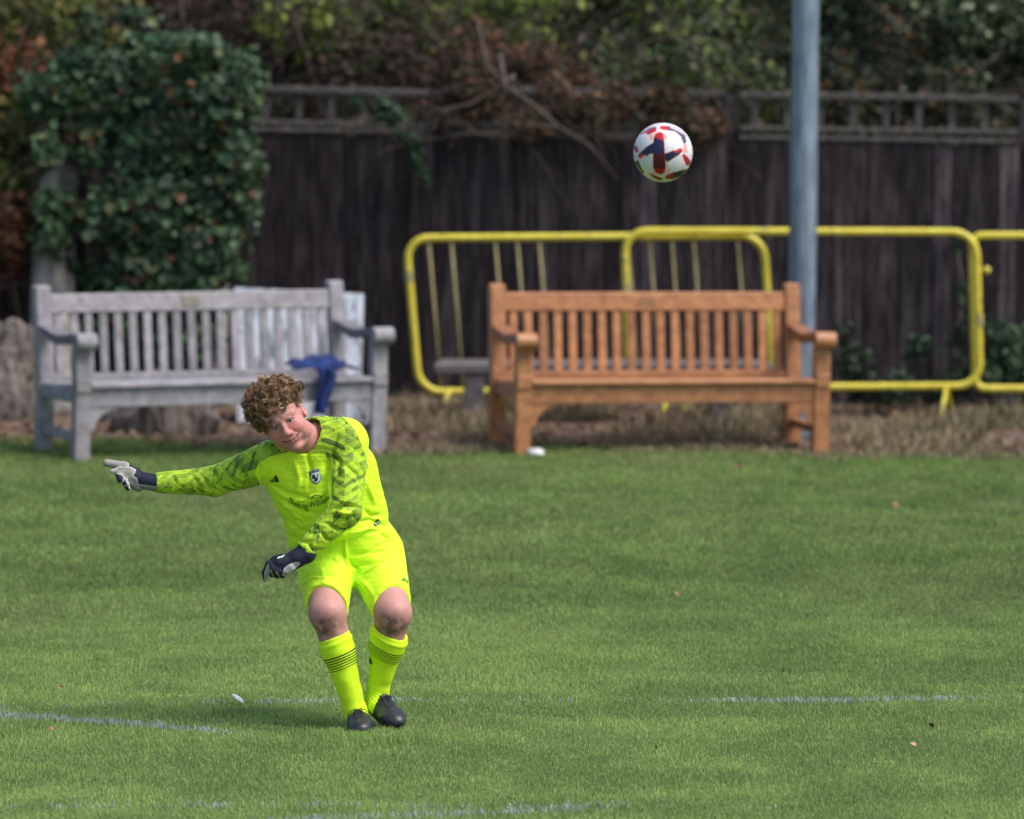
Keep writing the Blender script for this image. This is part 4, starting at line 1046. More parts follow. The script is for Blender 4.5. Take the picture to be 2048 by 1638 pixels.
# ------------------------------------------------------------------ shorts
def make_shorts():
    s = SDF((B(570, 1100, .3)[0], Y0-.10, B(600, 1290, .1)[2]), (B(850, 1100, .3)[0], Y0+.62, B(600, 1030, .4)[2]), .0040)
    s.cone(B(662, 1092, .385), B(724, 1086, .385), .136, .136, .04)
    s.cone(B(675, 1060, .365), B(698, 1052, .365), .138, .138, .04)
    ends = []
    for hp, kn, o, r1, r2 in ((HPR, KNR, -1, .124, .0865), (HPL, KNL, 1, .128, .0835)):
        ax = kn-hp; L = np.linalg.norm(ax); ax /= L; e = hp+ax*(L*.90); s.cone(hp+[0, 0, -.005], e+[0, .0, .0], r1, r2, .045); ends.append((e, ax, hp, r1, r2))
    for (e, ax, hp, r1, r2), tw in zip(ends, (-.26, .22)):
        c0 = e-ax*.004; n = ax+np.array([tw, 0, .40]); n /= np.linalg.norm(n)
        sl, p = s.sub(c0-.13, c0+.15); m = np.linalg.norm(p-(c0+ax*.045), axis=-1) < .125; F = s.F[sl]; dd = (p-c0)@n
        s.F[sl] = np.where(m, np.maximum(F, dd), F); s.cone(c0-ax*.06, c0+ax*.12, r2-.016, r2-.010, .003, 's')
    V, Q = s.mesh(); V = relax(V, Q, 3); Nn = vnorm(V, Q)
    folds = [([(690, 1072), (692, 1110), (690, 1140)], 2.5, 1.6), ([(695, 1115), (715, 1140), (703, 1165)], 4, -1.6), ([(620, 1120), (665, 1118), (700, 1150)], 4.5, -1.3), ([(592, 1165), (625, 1148), (665, 1150), (690, 1160)], 4, -1.6), ([(592, 1172), (625, 1156), (670, 1158)], 3, 1.2),
        ([(700, 1110), (745, 1104), (785, 1100)], 4, -1.2), ([(700, 1132), (750, 1125), (800, 1118)], 4, -1.5), ([(730, 1145), (775, 1120), (810, 1128)], 3.5, 1.3), ([(742, 1100), (765, 1088), (785, 1082)], 3, -1.2), ([(705, 1160), (725, 1190), (744, 1225)], 4.5, -1.8), ([(712, 1150), (740, 1178), (752, 1205)], 4, 1.2), ([(700, 1170), (697, 1205), (697, 1240)], 3, -1.2),
        ([(600, 1150), (606, 1185), (618, 1210)], 3.5, -1.0), ([(640, 1130), (650, 1160), (640, 1172)], 4, .6), ([(790, 1085), (806, 1115), (814, 1150)], 4, -.9), ([(760, 1068), (775, 1075), (790, 1090)], 3, -1.2)]
    V = wrinkle(V, Nn, folds, .0105, .0026, 2, sstep(.004, .05, np.minimum(np.linalg.norm(V-ends[0][0], axis=1), np.linalg.norm(V-ends[1][0], axis=1))-.075)); V = relax(V, Q, 1, .4)
    return link('shorts', V, Q, M_short, person), V, Q
shorts, SV, SQ = make_shorts()
# ------------------------------------------------------------------ socks
M_black = simple('boot_leather', (.014, .016, .024), (.030, .033, .045), 60, .40, bump=.2, dist=.002, spec=.5)
M_sole = simple('boot_sole', (.012, .012, .014), (.03, .03, .035), 30, .5)
M_lace = simple('lace', (.012, .012, .016), (.03, .03, .036), 200, .7)
M_mark = simple('dark_print', (.012, .03, .012), (.02, .045, .016), 50, .7, bump=0)
SKV = []
for kn, an, rt, fl, tw in ((KNR, ANR, .0665, (-.10, .0), 0), (KNL, ANL, .073, (.25, .0), 1)):
    sh = an-kn; L = np.linalg.norm(sh); d = sh/L
    s = SDF(np.minimum(kn, an)-.11, np.maximum(kn, an)+.11, .0042)
    s.cone(kn+sh*.02, kn+sh*.36, rt, rt-.003, .01); s.cone(kn+sh*.34+[0, .006, 0], kn+sh*.92, rt-.003, .0415, .03); s.cone(kn+sh*.90, an+d*.035, .042, .043, .02); s.cone(an+d*.0, an+np.array([0, -.05, -.03]), .04, .036, .02)
    p0 = kn+sh*.20; n = -d+np.array([fl[0], 0, 0]); sl, p = s.sub(s.lo, s.lo+s.h*s.n); n = n/np.linalg.norm(n); s.comb(sl, -((p-p0)@n), .004, 's')
    s.cone(kn, kn+sh*.29, rt-.0062, rt-.0092, .002, 's')
    V, Q = s.mesh(); V = relax(V, Q, 2); Nn = vnorm(V, Q); t = ((V-kn)@n)/-L; t = t+.0
    ang = np.arctan2((V-kn)@np.array([1.0, 0, 0])-((V-kn)@d)*d[0], -((V-kn)@np.array([0, 1.0, 0])-((V-kn)@d)*d[1]))
    rib = np.sin(ang*42)*.0009*((t < .27)+.9*(t > .86)); ring = .0022*np.sin(t*230)*((t > .86) if tw else (t > .95)); ridge = .0022*np.exp(-((t-.225-.0)/.010)**2)*0
    nz = np.array([noise.noise(Vector((v[0]*18, v[1]*18, v[2]*26))) for v in V])*.0022
    V = V+Nn*(rib+ring+nz+.004*np.exp(-((t-.26)/.018)**2))[:, None]
    so_ = link('sock', V, Q, M_sock, person, attrs={'len': t}); SKV.append((so_, V, Q))
# ------------------------------------------------------------------ boots
def boot(an, toe, groundz, tilt_side, up_ext, r_ank=.048):
    """an: ankle, toe: toe tip on the ground"""
    t = np.array(toe, float); a = np.array(an, float); fwd = t-a; ln = np.linalg.norm(fwd)
    return fwd, ln
def make_boot(heel, toe, an, side, width=.047):
    """heel/toe: points at sole level; an: collar centre"""
    heel = np.array(heel, float); toe = np.array(toe, float); an = np.array(an, float); f = toe-heel; L = np.linalg.norm(f); f /= L
    up = an-(heel+f*.06); up -= f*np.dot(up, f); up /= np.linalg.norm(up); rt = np.cross(f, up)
    C_ = lambda a, b, c_: heel+f*a+rt*b+up*c_
    lo = np.minimum(np.minimum(heel, toe), an)-.09; hi = np.maximum(np.maximum(heel, toe), an)+.09; s = SDF(lo, hi, .0032)
    s.cone(C_(.035, 0, .036), C_(.12, 0, .034), .034, .036, .02)
    s.cone(C_(.12, 0, .036), C_(L-.075, side*.004, .028), .043, .046, .03, flat=up, f=.85)
    s.cone(C_(L-.085, side*.004, .026), C_(L-.040, side*.002, .024), .048, .039, .03, flat=up, f=.72)
    s.cone(C_(.035, 0, .045), an, .034, .040, .03); s.cone(C_(.13, 0, .045), an+f*.02, .032, .036, .03)
    s.cone(an+f*.045, an+f*.05+up*.022, .018, .012, .012, flat=f, f=.5)     # tongue
    s.cone(an-f*.03, an-f*.036+up*.018, .016, .010, .010, flat=f, f=.5)
    sl, p = s.sub(s.lo, s.lo+s.h*s.n); dd = -((p-C_(0, 0, .0))@up); s.comb(sl, -dd, .004, 's')
    s.cone(an-up*.01, an+up*.06, .034, .040, .003, 's')
    V, Q = s.mesh(); V = relax(V, Q, 1); Nn = vnorm(V, Q)
    q = (V-heel); u = q@f; w_ = q@rt; z = q@up
    V = V+Nn*(-.0012*np.exp(-((z-.013)/.0025)**2)-.0009*np.exp(-((np.abs(w_)-.026)/.0025)**2)*(u > L*.55)-.001*(np.sin(u*330)*(np.abs(w_) < .03)*(u > L*.62)*(u < L*.8)))[:, None]
    b = link('boot', V, Q, M_black, person)
    m = MB(); n = 20; so = []
    for i in range(n):
        a = 2*math.pi*i/n; uu = L/2+math.cos(a)*(L/2-.002); wdt = .034+.010*(math.cos(a)*.5+.5)*math.sin(math.pi*(uu/L)*.85+.5); so.append((uu, math.sin(a)*wdt))
    V2 = [C_(x, y, z_) for z_ in (-.006, .004) for x, y in so]; F2 = [(i, (i+1) % n, n+(i+1) % n, n+i) for i in range(n)]+[tuple(range(n))[::-1], tuple(range(n, 2*n))]
    m.add(V2, F2)
    for x, y in ((.03, .018), (.03, -.018), (L-.06, .024), (L-.06, -.024), (L-.1, .03), (L-.1, -.03), (L-.035, 0)): m.tube([C_(x, y, -.003), C_(x, y, -.017)], [.0065, .004], 8)
    m.build('sole', M_sole, b)
    # laces
    bvh = BVHTree.FromPolygons([tuple(v) for v in V], [tuple(map(int, q_)) for q_ in Q]); m = MB()
    def surf(x, y):
        h_ = bvh.ray_cast(Vector(C_(x, y, .16)), Vector(-up)); return np.array(h_[0])+up*.002 if h_[0] is not None else C_(x, y, .07)
    for i in range(6):
        x = .128+i*.0125; a = [surf(x+.004*math.cos(k_), y) for k_, y in zip(range(7), np.linspace(-.017, .017, 7))]; m.tube(a, .0022, 6)
        a = [surf(x+.0135*k_/6, y) for k_, y in zip(range(7), np.linspace(-.016, .016, 7))]; m.tube(a, .0018, 6)
    c = surf(.132, 0)+up*.004
    for sg in (-1, 1):
        lp = [c+rt*sg*.018*math.sin(k_*math.pi/6)*1.0+f*(-.014*math.cos(k_*math.pi/3)+.01)+up*.006*math.sin(k_*.9) for k_ in range(7)]; m.tube(lp, .0019, 6); m.tube([c, c+rt*sg*.03+f*.012, c+rt*sg*.045-up*.02+f*.02], .0016, 5)
    m.build('lace', M_lace, b, smooth=True)
    return b
gz = lambda p: terrain(p[0], p[1])
tR = B(721, 1475, -.05); tR = np.array([tR[0], tR[1]-.01, .004+gz(tR)]); hR = np.array([ANR[0]+.0, ANR[1]+.06, .0+gz(tR)])
tR = hR+(tR-hR)/np.linalg.norm(tR-hR)*.262
make_boot(hR, tR, ANR+[0, 0, .0], -1)
tL = G(818, 1474)+[0, 0, .006]; hL = ANL+np.array([-.014, .060, -.062]); tL = hL+(tL-hL)/np.linalg.norm(tL-hL)*.292
make_boot(hL, tL, ANL+[.006, 0, -.01], 1)
# ------------------------------------------------------------------ gloves
def glovemat():
    m = N('glove_foam_and_knit'); m.base(m.attr('col')); m.rough(.7, .3); m.bump(m.noise(180, 3), .3, .0015); return m.m
M_glove = glovemat(); NAVY = np.array([.012, .014, .032]); PALM = np.array([.27, .26, .25]); RIM = np.array([.52, .50, .49])
def glove(prims, palms, lo, hi, extra=None, h=.0021, k=.006):
    s = SDF(lo, hi, h)
    for a, b, r1, r2, *f in prims:
        if f: s.cone(a, b, r1, r2, k, flat=f[0], f=f[1])
        else: s.cone(a, b, r1, r2, k)
    V, Q = s.mesh(); V = relax(V, Q, 1); px, py = to_px(V); Nn = vnorm(V, Q); c = np.tile(NAVY, (len(V), 1))
    for poly, col, front in palms:
        sd_ = poly_sd(px, py, poly); w_ = np.clip(sd_/1.2+.5, 0, 1)*(Nn[:, 1] < .35 if front else 1); c = c*(1-w_[:, None])+np.array(col)*w_[:, None]
        if col is not NAVY and front:
            rm = np.exp(-((sd_-1.2)/1.3)**2)*(Nn[:, 1] < .35)*.8; c = c*(1-rm[:, None])+RIM*rm[:, None]
    if extra: V, c = extra(V, c, px, py, Nn)
    return link('glove', V, Q, M_glove, person, attrs={'col': np.concatenate([c, np.ones((len(c), 1))], 1)}), V, Q
g0_ = .24
def BR(px, py, d=0): return B(px, py, g0_+d)
prR = [(BR(316, 966, 0), BR(288, 962, 0), .037, .033), (BR(292, 962, 0), BR(276, 957, 0), .033, .030), (BR(284, 962, .01), BR(262, 950, .0), .032, .033), (BR(276, 972, 0), BR(262, 960, .0), .024, .026), (BR(272, 946, .01), BR(258, 941, .0), .024, .022),
    (BR(268, 942, .02), BR(248, 931, .03), .017, .0165), (BR(248, 931, .03), BR(213, 926, .01), .0165, .0155),                      # thumb on top
    (BR(262, 944, -.01), BR(240, 941, -.03), .018, .0155), (BR(240, 941, -.03), BR(224, 943, -.05), .0155, .009),                    # forefinger
    (BR(258, 948, -.01), BR(238, 948, -.04), .015, .014), (BR(238, 950, -.04), BR(240, 960, -.06), .0145, .0125),                    # middle finger curled
    (BR(262, 956, -.01), BR(246, 956, -.03), .015, .0135), (BR(247, 958, -.03), BR(253, 969, -.055), .0135, .012),                   # ring finger
    (BR(266, 964, -.01), BR(252, 966, -.02), .0135, .012), (BR(251, 967, -.02), BR(256, 977, -.035), .0125, .010)]                   # little finger
palmR = [([(200, 916), (246, 914), (258, 924), (258, 933), (236, 932), (222, 936), (200, 938)], PALM, True),
    ([(214, 944), (226, 936), (240, 932), (262, 934), (272, 939), (270, 946), (266, 951), (274, 956), (277, 968), (290, 970), (318, 974), (330, 1000), (280, 992), (262, 984), (252, 962), (246, 950), (232, 948)], PALM, True)]
def exR(V, c, px, py, Nn):
    rib = (px > 268) & (py > 970); c = np.where(rib[:, None], c*(.62+.4*(np.sin(px*1.9+py*.6)[:, None] > 0)), c)
    ln = np.exp(-(pl_dist(px, py, [(262, 976), (258, 962), (250, 952)])[0]/.9)**2)[:, None]*.7; c = c*(1-ln)+NAVY*ln
    for ring in ([(243, 949), (248, 955), (246, 964), (240, 966)], [(254, 957), (259, 964), (257, 971), (247, 972)]):
        w_ = np.exp(-(pl_dist(px, py, ring)[0]/1.0)**2)[:, None]*(Nn[:, 1:2] < .3)*.9; c = c*(1-w_)+RIM*w_
    return V, c
gR, GRV, GRQ = glove(prR, palmR, BR(195, 1000, -.12), BR(332, 905, .08)+[0, 0, 0], exR)
def BL(px, py, d=0): return B(px, py, .035+d)
prL = [(BL(612, 1107, .01), BL(592, 1117, .0), .042, .037), (BL(596, 1116, .0), BL(582, 1124, .0), .037, .034), (BL(588, 1122, .0), BL(558, 1126, -.01), .034, .032), (BL(575, 1132, 0), BL(556, 1138, -.01), .026, .026), (BL(566, 1117, 0), BL(550, 1120, -.01), .020, .018),
    (BL(554, 1122, -.01), BL(539, 1129, -.02), .020, .0165), (BL(539, 1129, -.02), BL(531, 1145, -.01), .0165, .0145), (BL(531, 1145, -.01), BL(531, 1160, .0), .0145, .009),      # forefinger
    (BL(556, 1128, -.02), BL(546, 1138, -.03), .017, .0155), (BL(546, 1138, -.03), BL(544, 1149, -.005), .0155, .0125),
    (BL(562, 1132, -.02), BL(555, 1142, -.03), .0165, .015), (BL(555, 1142, -.03), BL(554, 1151, 0), .015, .0125),
    (BL(569, 1134, -.02), BL(565, 1143, -.025), .0155, .0145), (BL(565, 1143, -.025), BL(565, 1151, .005), .0145, .012),
    (BL(592, 1124, .0), BL(582, 1136, -.03), .016, .0145), (BL(582, 1136, -.03), BL(573, 1144, -.035), .0145, .0125)]
palmL = [([(536, 1128), (539, 1140), (538, 1152), (534, 1168), (529, 1166), (529, 1146), (533, 1133)], PALM, True),
    ([(568, 1138), (574, 1131), (584, 1126), (597, 1124), (601, 1128), (592, 1136), (585, 1141), (580, 1152), (564, 1152)], PALM, True)]
def exL(V, c, px, py, Nn):
    for l_ in ([(541, 1140), (546, 1152)], [(552, 1144), (559, 1153)], [(571, 1135), (578, 1132)]):
        w_ = np.exp(-(pl_dist(px, py, l_)[0]/1.1)**2)[:, None]*(Nn[:, 1:2] < .3)*.9; c = c*(1-w_)+RIM*w_
    dz = np.zeros(len(V))
    for l_ in ([(548, 1128), (551, 1142)], [(554, 1130), (558, 1145)], [(561, 1130), (564, 1146)]): dz -= .0022*np.exp(-(pl_dist(px, py, l_)[0]/1.4)**2)
    return V+Nn*dz[:, None], c
gL, GLV, GLQ = glove(prL, palmL, BL(515, 1180, -.11), BL(640, 1080, .09), exL)
# cuffs: knitted bands between glove and sleeve
# ------------------------------------------------------------------ marks printed on the kit
def bvh_of(V, Q): return BVHTree.FromPolygons([tuple(map(float, v)) for v in V], [tuple(map(int, q)) for q in Q])
BJ, BS = bvh_of(JV, JQ), bvh_of(SV, SQ)
CAMP = Vector((0, 0, CAMH))
def cast(bv_, px, py, off):
    d = Vector(P(px, py, 30.0))-CAMP; d.normalize(); h_ = bv_.ray_cast(CAMP, d)
    if h_[0] is None: return None
    return np.array(h_[0]+h_[1]*off if h_[1].dot(d) < 0 else h_[0]-h_[1]*off)
def decal(name, polys, bv_, mat, parent, off=.0016, sub=2):
    """polys in photograph pixels, laid onto the cloth"""
    m = MB()
    for poly in polys:
        bm = bmesh.new(); vs = [bm.verts.new((x, y, 0)) for x, y in poly]; f = bm.faces.new(vs)
        bmesh.ops.triangulate(bm, faces=[f])
        for _ in range(sub): bmesh.ops.subdivide_edges(bm, edges=[e for e in bm.edges if e.calc_length() > 1.6], cuts=1)
        bmesh.ops.triangulate(bm, faces=bm.faces); bm.verts.index_update(); V = []; last = None
        for v in bm.verts:
            p = cast(bv_, v.co.x, v.co.y, off); p = p if p is not None else last; V.append(p); last = p
        if any(v is None for v in V): V = [v if v is not None else last for v in V]
        if last is not None: m.add(V, [tuple(v.index for v in f.verts) for f in bm.faces])
        bm.free()
    return m.build(name, mat, parent)
def textpolys(txt, size_px, path, italic=0, font_w=1.0):
    """glyph outlines as meshes mapped along a px path"""
    cu = bpy.data.curves.new('t', 'FONT'); cu.body = txt; cu.size = 1; cu.resolution_u = 2; ob = bpy.data.objects.new('t', cu); COL.objects.link(ob)
    bpy.context.view_layer.update(); me = bpy.data.meshes.new_from_object(ob.evaluated_get(bpy.context.evaluated_depsgraph_get()))
    V = np.array([v.co[:2] for v in me.vertices]); F = [tuple(p.vertices) for p in me.polygons]; bpy.data.objects.remove(ob); bpy.data.meshes.remove(me); bpy.data.curves.remove(cu)
    w_ = V[:, 0].max(); p = np.array(path, float); seg = np.hypot(*(p[1:]-p[:-1]).T); cum = np.concatenate([[0], np.cumsum(seg)])
    out = []
    for x, y in V:
        s_ = np.clip(x/w_, 0, 1)*cum[-1]; i = min(np.searchsorted(cum, s_, 'right')-1, len(seg)-1); t = (s_-cum[i])/seg[i]
        c = p[i]+(p[i+1]-p[i])*t; a = max(s_-4, 0); b = min(s_+4, cum[-1])
        ca = np.array([np.interp(a, cum, p[:, 0]), np.interp(a, cum, p[:, 1])]); cb = np.array([np.interp(b, cum, p[:, 0]), np.interp(b, cum, p[:, 1])]); d = (cb-ca)/np.linalg.norm(cb-ca); n = np.array([d[1], -d[0]])
        out.append(c+n*y*size_px+d*y*size_px*italic)
    return out, F
def text_decal(name, txt, size_px, path, bv_, mat, parent, off=.003):
    V, F = textpolys(txt, size_px, path); m = MB(); W_ = []; last = None
    for x, y in V:
        p = cast(bv_, x, y, off); p = p if p is not None else last; W_.append(p if p is not None else np.zeros(3)); last = p
    m.add(W_, F); return m.build(name, mat, parent)
M_print = simple('black_print', (.010, .025, .012), (.016, .035, .016), 50, .6, bump=0)
M_navyp = simple('navy_print', (.012, .02, .09), (.016, .03, .11), 50, .6, bump=0)
M_whitep = simple('white_print', (.62, .66, .70), (.70, .73, .76), 50, .6, bump=0)
text_decal('sponsor_lettering', 'ThakrayWilliam', 16.5, [(573, 1003), (580, 1008), (592, 1013), (604, 1016), (618, 1016), (634, 1012), (648, 1006), (661, 999)], BJ, M_print, jersey, .0038)
arc = [(634+11*math.cos(a), 997-7.5*math.sin(a)) for a in np.linspace(.15, math.pi-.05, 10)]; arc2 = [(634+9.6*math.cos(a), 997.3-6.2*math.sin(a)) for a in np.linspace(math.pi-.05, .15, 10)]
decal('sponsor_arc', [arc+arc2], BJ, M_print, jersey, .002)
text_decal('sponsor_small_print', 'llp', 8, [(611, 1023), (619, 1021)], BJ, M_print, jersey)
# maker's emblem: striped pyramid
em = []
for i in range(5):
    y = 963.5-i*2.6; a = 539+i*2.4; b = 553-i*.2; em.append([(a, y), (b, y+.3), (b-.3, y-1.3), (a+1.2, y-1.6)])
em.append([(550, 951), (553, 950), (559, 964), (556.5, 964), (553, 957), (553.5, 963.5), (551.2, 963.5)])
decal('maker_emblem', em, BJ, M_print, jersey)
# club crest
sh = [(617, 942), (637.5, 936), (639, 946), (643, 950), (642.5, 957), (640, 963), (634, 968.5), (628, 967), (622, 961), (619, 953)]
cx, cy = 630, 952; shi = [(cx+(x-cx)*.9, cy+(y-cy)*.9) for x, y in sh]
cr = decal('club_crest', [sh], BJ, M_navyp, jersey, .0014, 3)
decal('crest_field', [[(619.5, 947.5), (638, 943), (640.2, 947.2), (641.6, 950.5), (641.2, 956.5), (639, 961.8), (633.8, 966.6), (628.6, 965.4), (623.2, 960), (620.6, 953)]], BJ, M_whitep, jersey, .0022, 3)
decal('crest_edge', [[(617.6, 942.6), (637, 936.9), (637.1, 937.6), (617.8, 943.3)]], BJ, M_whitep, jersey, .0024, 2)
text_decal('crest_lettering', 'W.P.F.C', 5.2, [(619.2, 946.2), (637.2, 941.2)], BJ, M_whitep, jersey, .0026)
lion = [[(625.5, 951), (628, 948.6), (630.3, 950), (630.5, 952.5), (633, 955), (636.5, 957), (636, 959.5), (634.5, 958.5), (634.8, 962), (631.5, 962.5), (632.8, 959.2), (629.8, 956), (627.3, 956.2), (625, 958), (624.6, 956), (627, 954)], [(632.8, 950), (634, 948.4), (636.2, 949.6), (636.4, 953), (634.6, 955.5), (634, 954.4), (635.2, 952.4), (634.8, 950.8)], [(629.5, 960.5), (631.8, 962), (630.4, 964.4), (628, 963.6)]]
decal('crest_lion', lion, BJ, M_print, jersey, .003, 1)
decal('hem_tag', [[(748, 1052), (747, 1046), (755, 1037), (759.5, 1042), (759, 1048), (751, 1052.5)]], BJ, M_print, jersey, .0025)
decal('hem_tag_emblem', [[(749.5, 1050), (749, 1046.5), (752, 1043.5), (753.5, 1049.5)], [(754.2, 1048.3), (753.4, 1042.5), (756, 1040.5), (758, 1043), (757.6, 1046.8)]], BJ, M_whitep, jersey, .004)
decal('shorts_emblem', [[(801.5, 1160.5), (805, 1157.8), (809.5, 1154.5), (811.5, 1163.5), (808, 1162.6)], [(812, 1159), (814.8, 1161), (816.4, 1166.4), (814, 1166.5)]], BS, simple('green_print', (.07, .20, .02), (.09, .24, .02), 50, .6, bump=0), shorts)
for (o_, V_, Q_), em2 in zip(SKV, (None, [[(735.5, 1323), (739.2, 1314.5), (741, 1314), (739.5, 1322)], [(738, 1324), (741.8, 1316), (745.8, 1329.8)]])):
    if em2: decal('sock_emblem', em2, bvh_of(V_, Q_), M_mark, o_, .002)
bgl = bvh_of(GLV, GLQ); decal('glove_emblem', [[(553.8, 1117), (558.5, 1113.4), (562, 1113.2), (569.5, 1109.2), (570, 1110.2), (563.2, 1113.8), (564.8, 1115.2), (562, 1115.4), (555, 1117.4)]], bgl, M_whitep, gL, .0015)
text_decal('glove_lettering', 'GIGA GRIP', 4.0, [(236, 938.6), (248, 937.6), (261, 940)], bvh_of(GRV, GRQ), M_print, gR, .0015)
# dark side panel low on the shorts
decal('side_panel', [[(590.5, 1168), (594, 1167), (600, 1188), (606, 1204), (613, 1222), (616, 1230), (613.5, 1228), (604, 1208), (597, 1195)]], BS, M_mark, shorts, .0012)
# ------------------------------------------------------------------ hair
def hairmat():
    m = N('curly_hair'); m.base(m.attr('col')); m.rough(.38, .5); return m.m
M_hair = hairmat()
def make_hair():
    rng = np.random.default_rng(5)
    s = SDF(HO-.22, HO+.26, .004)
    def e(c, r, k=.02, op='u'): s.ell(hh(*c), np.array(r)*HS_, k, op, RH)
    e((-.008, .016, .058), (.086, .102, .082)); e((-.012, -.010, .100), (.080, .070, .055), .03); e((-.052, -.012, .068), (.046, .064, .050), .02); e((.05, .0, .075), (.046, .06, .045), .02)
    # face and forehead cleared
    e((.030, -.105, .010), (.085, .070, .062), .01, 's'); e((-.045, -.105, -.006), (.060, .065, .055), .01, 's'); e((0, -.03, -.085), (.12, .12, .085), .01, 's')
    V, Q = s.mesh(); V = relax(V, Q, 2); Nn = vnorm(V, Q); nz = np.array([noise.noise(Vector(v)*45) for v in V]); nl = np.array([noise.noise(Vector(v)*17+Vector((3, 1, 7))) for v in V]); V = V+Nn*(nz*.006+nl*.010)[:, None]
    col = np.tile([.13, .070, .036], (len(V), 1))*(.8+.6*(nz[:, None]+.3))
    L = ((V-HO)@RH)/HS_
    # curls rooted on the cap
    cand = np.where((Nn@RH[:, 1] < .75) & (L[:, 2] > -.01))[0]; vv = []; qq = []; cc = []; base = 0
    idx = rng.choice(cand, 560, replace=False)
    for i in idx:
        p = V[i]; n = Nn[i]; l = L[i]; side = l[0] > .055 and l[2] < .075
        if l[1] < -.035 and l[2] < .066-.12*max(0, l[0]-.03) and l[0] > -.012: continue
        rad = (.0050+.0065*rng.random())*(.55 if side else 1.1); turns = .55+.9*rng.random(); out = (.004+.016*rng.random())*(.45 if side else 1)
        ax = rng.normal(size=3); ax -= n*np.dot(ax, n)*.5; ax /= np.linalg.norm(ax); e1 = np.cross(ax, n); e1 /= np.linalg.norm(e1)+1e-9; e2 = np.cross(ax, e1)
        ph = rng.random()*6.28; c = p+n*out; ln = (.016+.026*rng.random())*(.6 if side else 1); S = 20; tn = 4; wob = rng.normal(size=3)*.006
        r0 = (.0006+.0005*rng.random()); bc_ = np.array([[.30, .165, .082], [.40, .235, .12], [.17, .09, .047], [.52, .33, .18], [.25, .14, .072]][rng.integers(0, 5)])*(.60+.5*rng.random())
        for strand in range(9):
            so2 = rng.normal(size=3)*.0026; sph = rng.normal()*.35; srad = 1+.25*rng.normal(); pts = []
            for j in range(S+1):
                u = j/S; a = ph+sph+u*turns*2*math.pi+.6*math.sin(u*3+ph); pts.append(c+so2*(.6+u)+wob*math.sin(u*3.1)+ax*(u-.5)*ln+(e1*math.cos(a)+e2*math.sin(a))*rad*srad*(1-.3*u))
            pts = np.array(pts); t = np.gradient(pts, axis=0); t /= np.linalg.norm(t, axis=1, keepdims=True); a_ = np.cross(t, ax+[.01, .02, .03]); a_ /= np.linalg.norm(a_, axis=1, keepdims=True)+1e-9; b_ = np.cross(t, a_)
            rr = r0*(1-.55*np.linspace(0, 1, S+1)**2)[:, None]
            ring = np.stack([pts+rr*(math.cos(q)*a_+math.sin(q)*b_) for q in np.arange(tn)*2*math.pi/tn], 1)
            vv.append(ring.reshape(-1, 3)); I = np.arange(S)[:, None]*tn+np.arange(tn); J = np.arange(S)[:, None]*tn+(np.arange(tn)+1) % tn
            qq.append(np.stack([I, J, J+tn, I+tn], -1).reshape(-1, 4)+base+len(V)); base += (S+1)*tn
            cc.append(np.tile(bc_*(.8+.4*rng.random()), ((S+1)*tn, 1)))
    AV = np.concatenate([V]+vv); AQ = np.concatenate([Q]+qq); AC = np.concatenate([col]+cc)
    return link('hair', AV, AQ, M_hair, person, attrs={'col': np.concatenate([AC, np.ones((len(AC), 1))], 1)})
tag(make_hair(), 'tousled curly light brown hair')
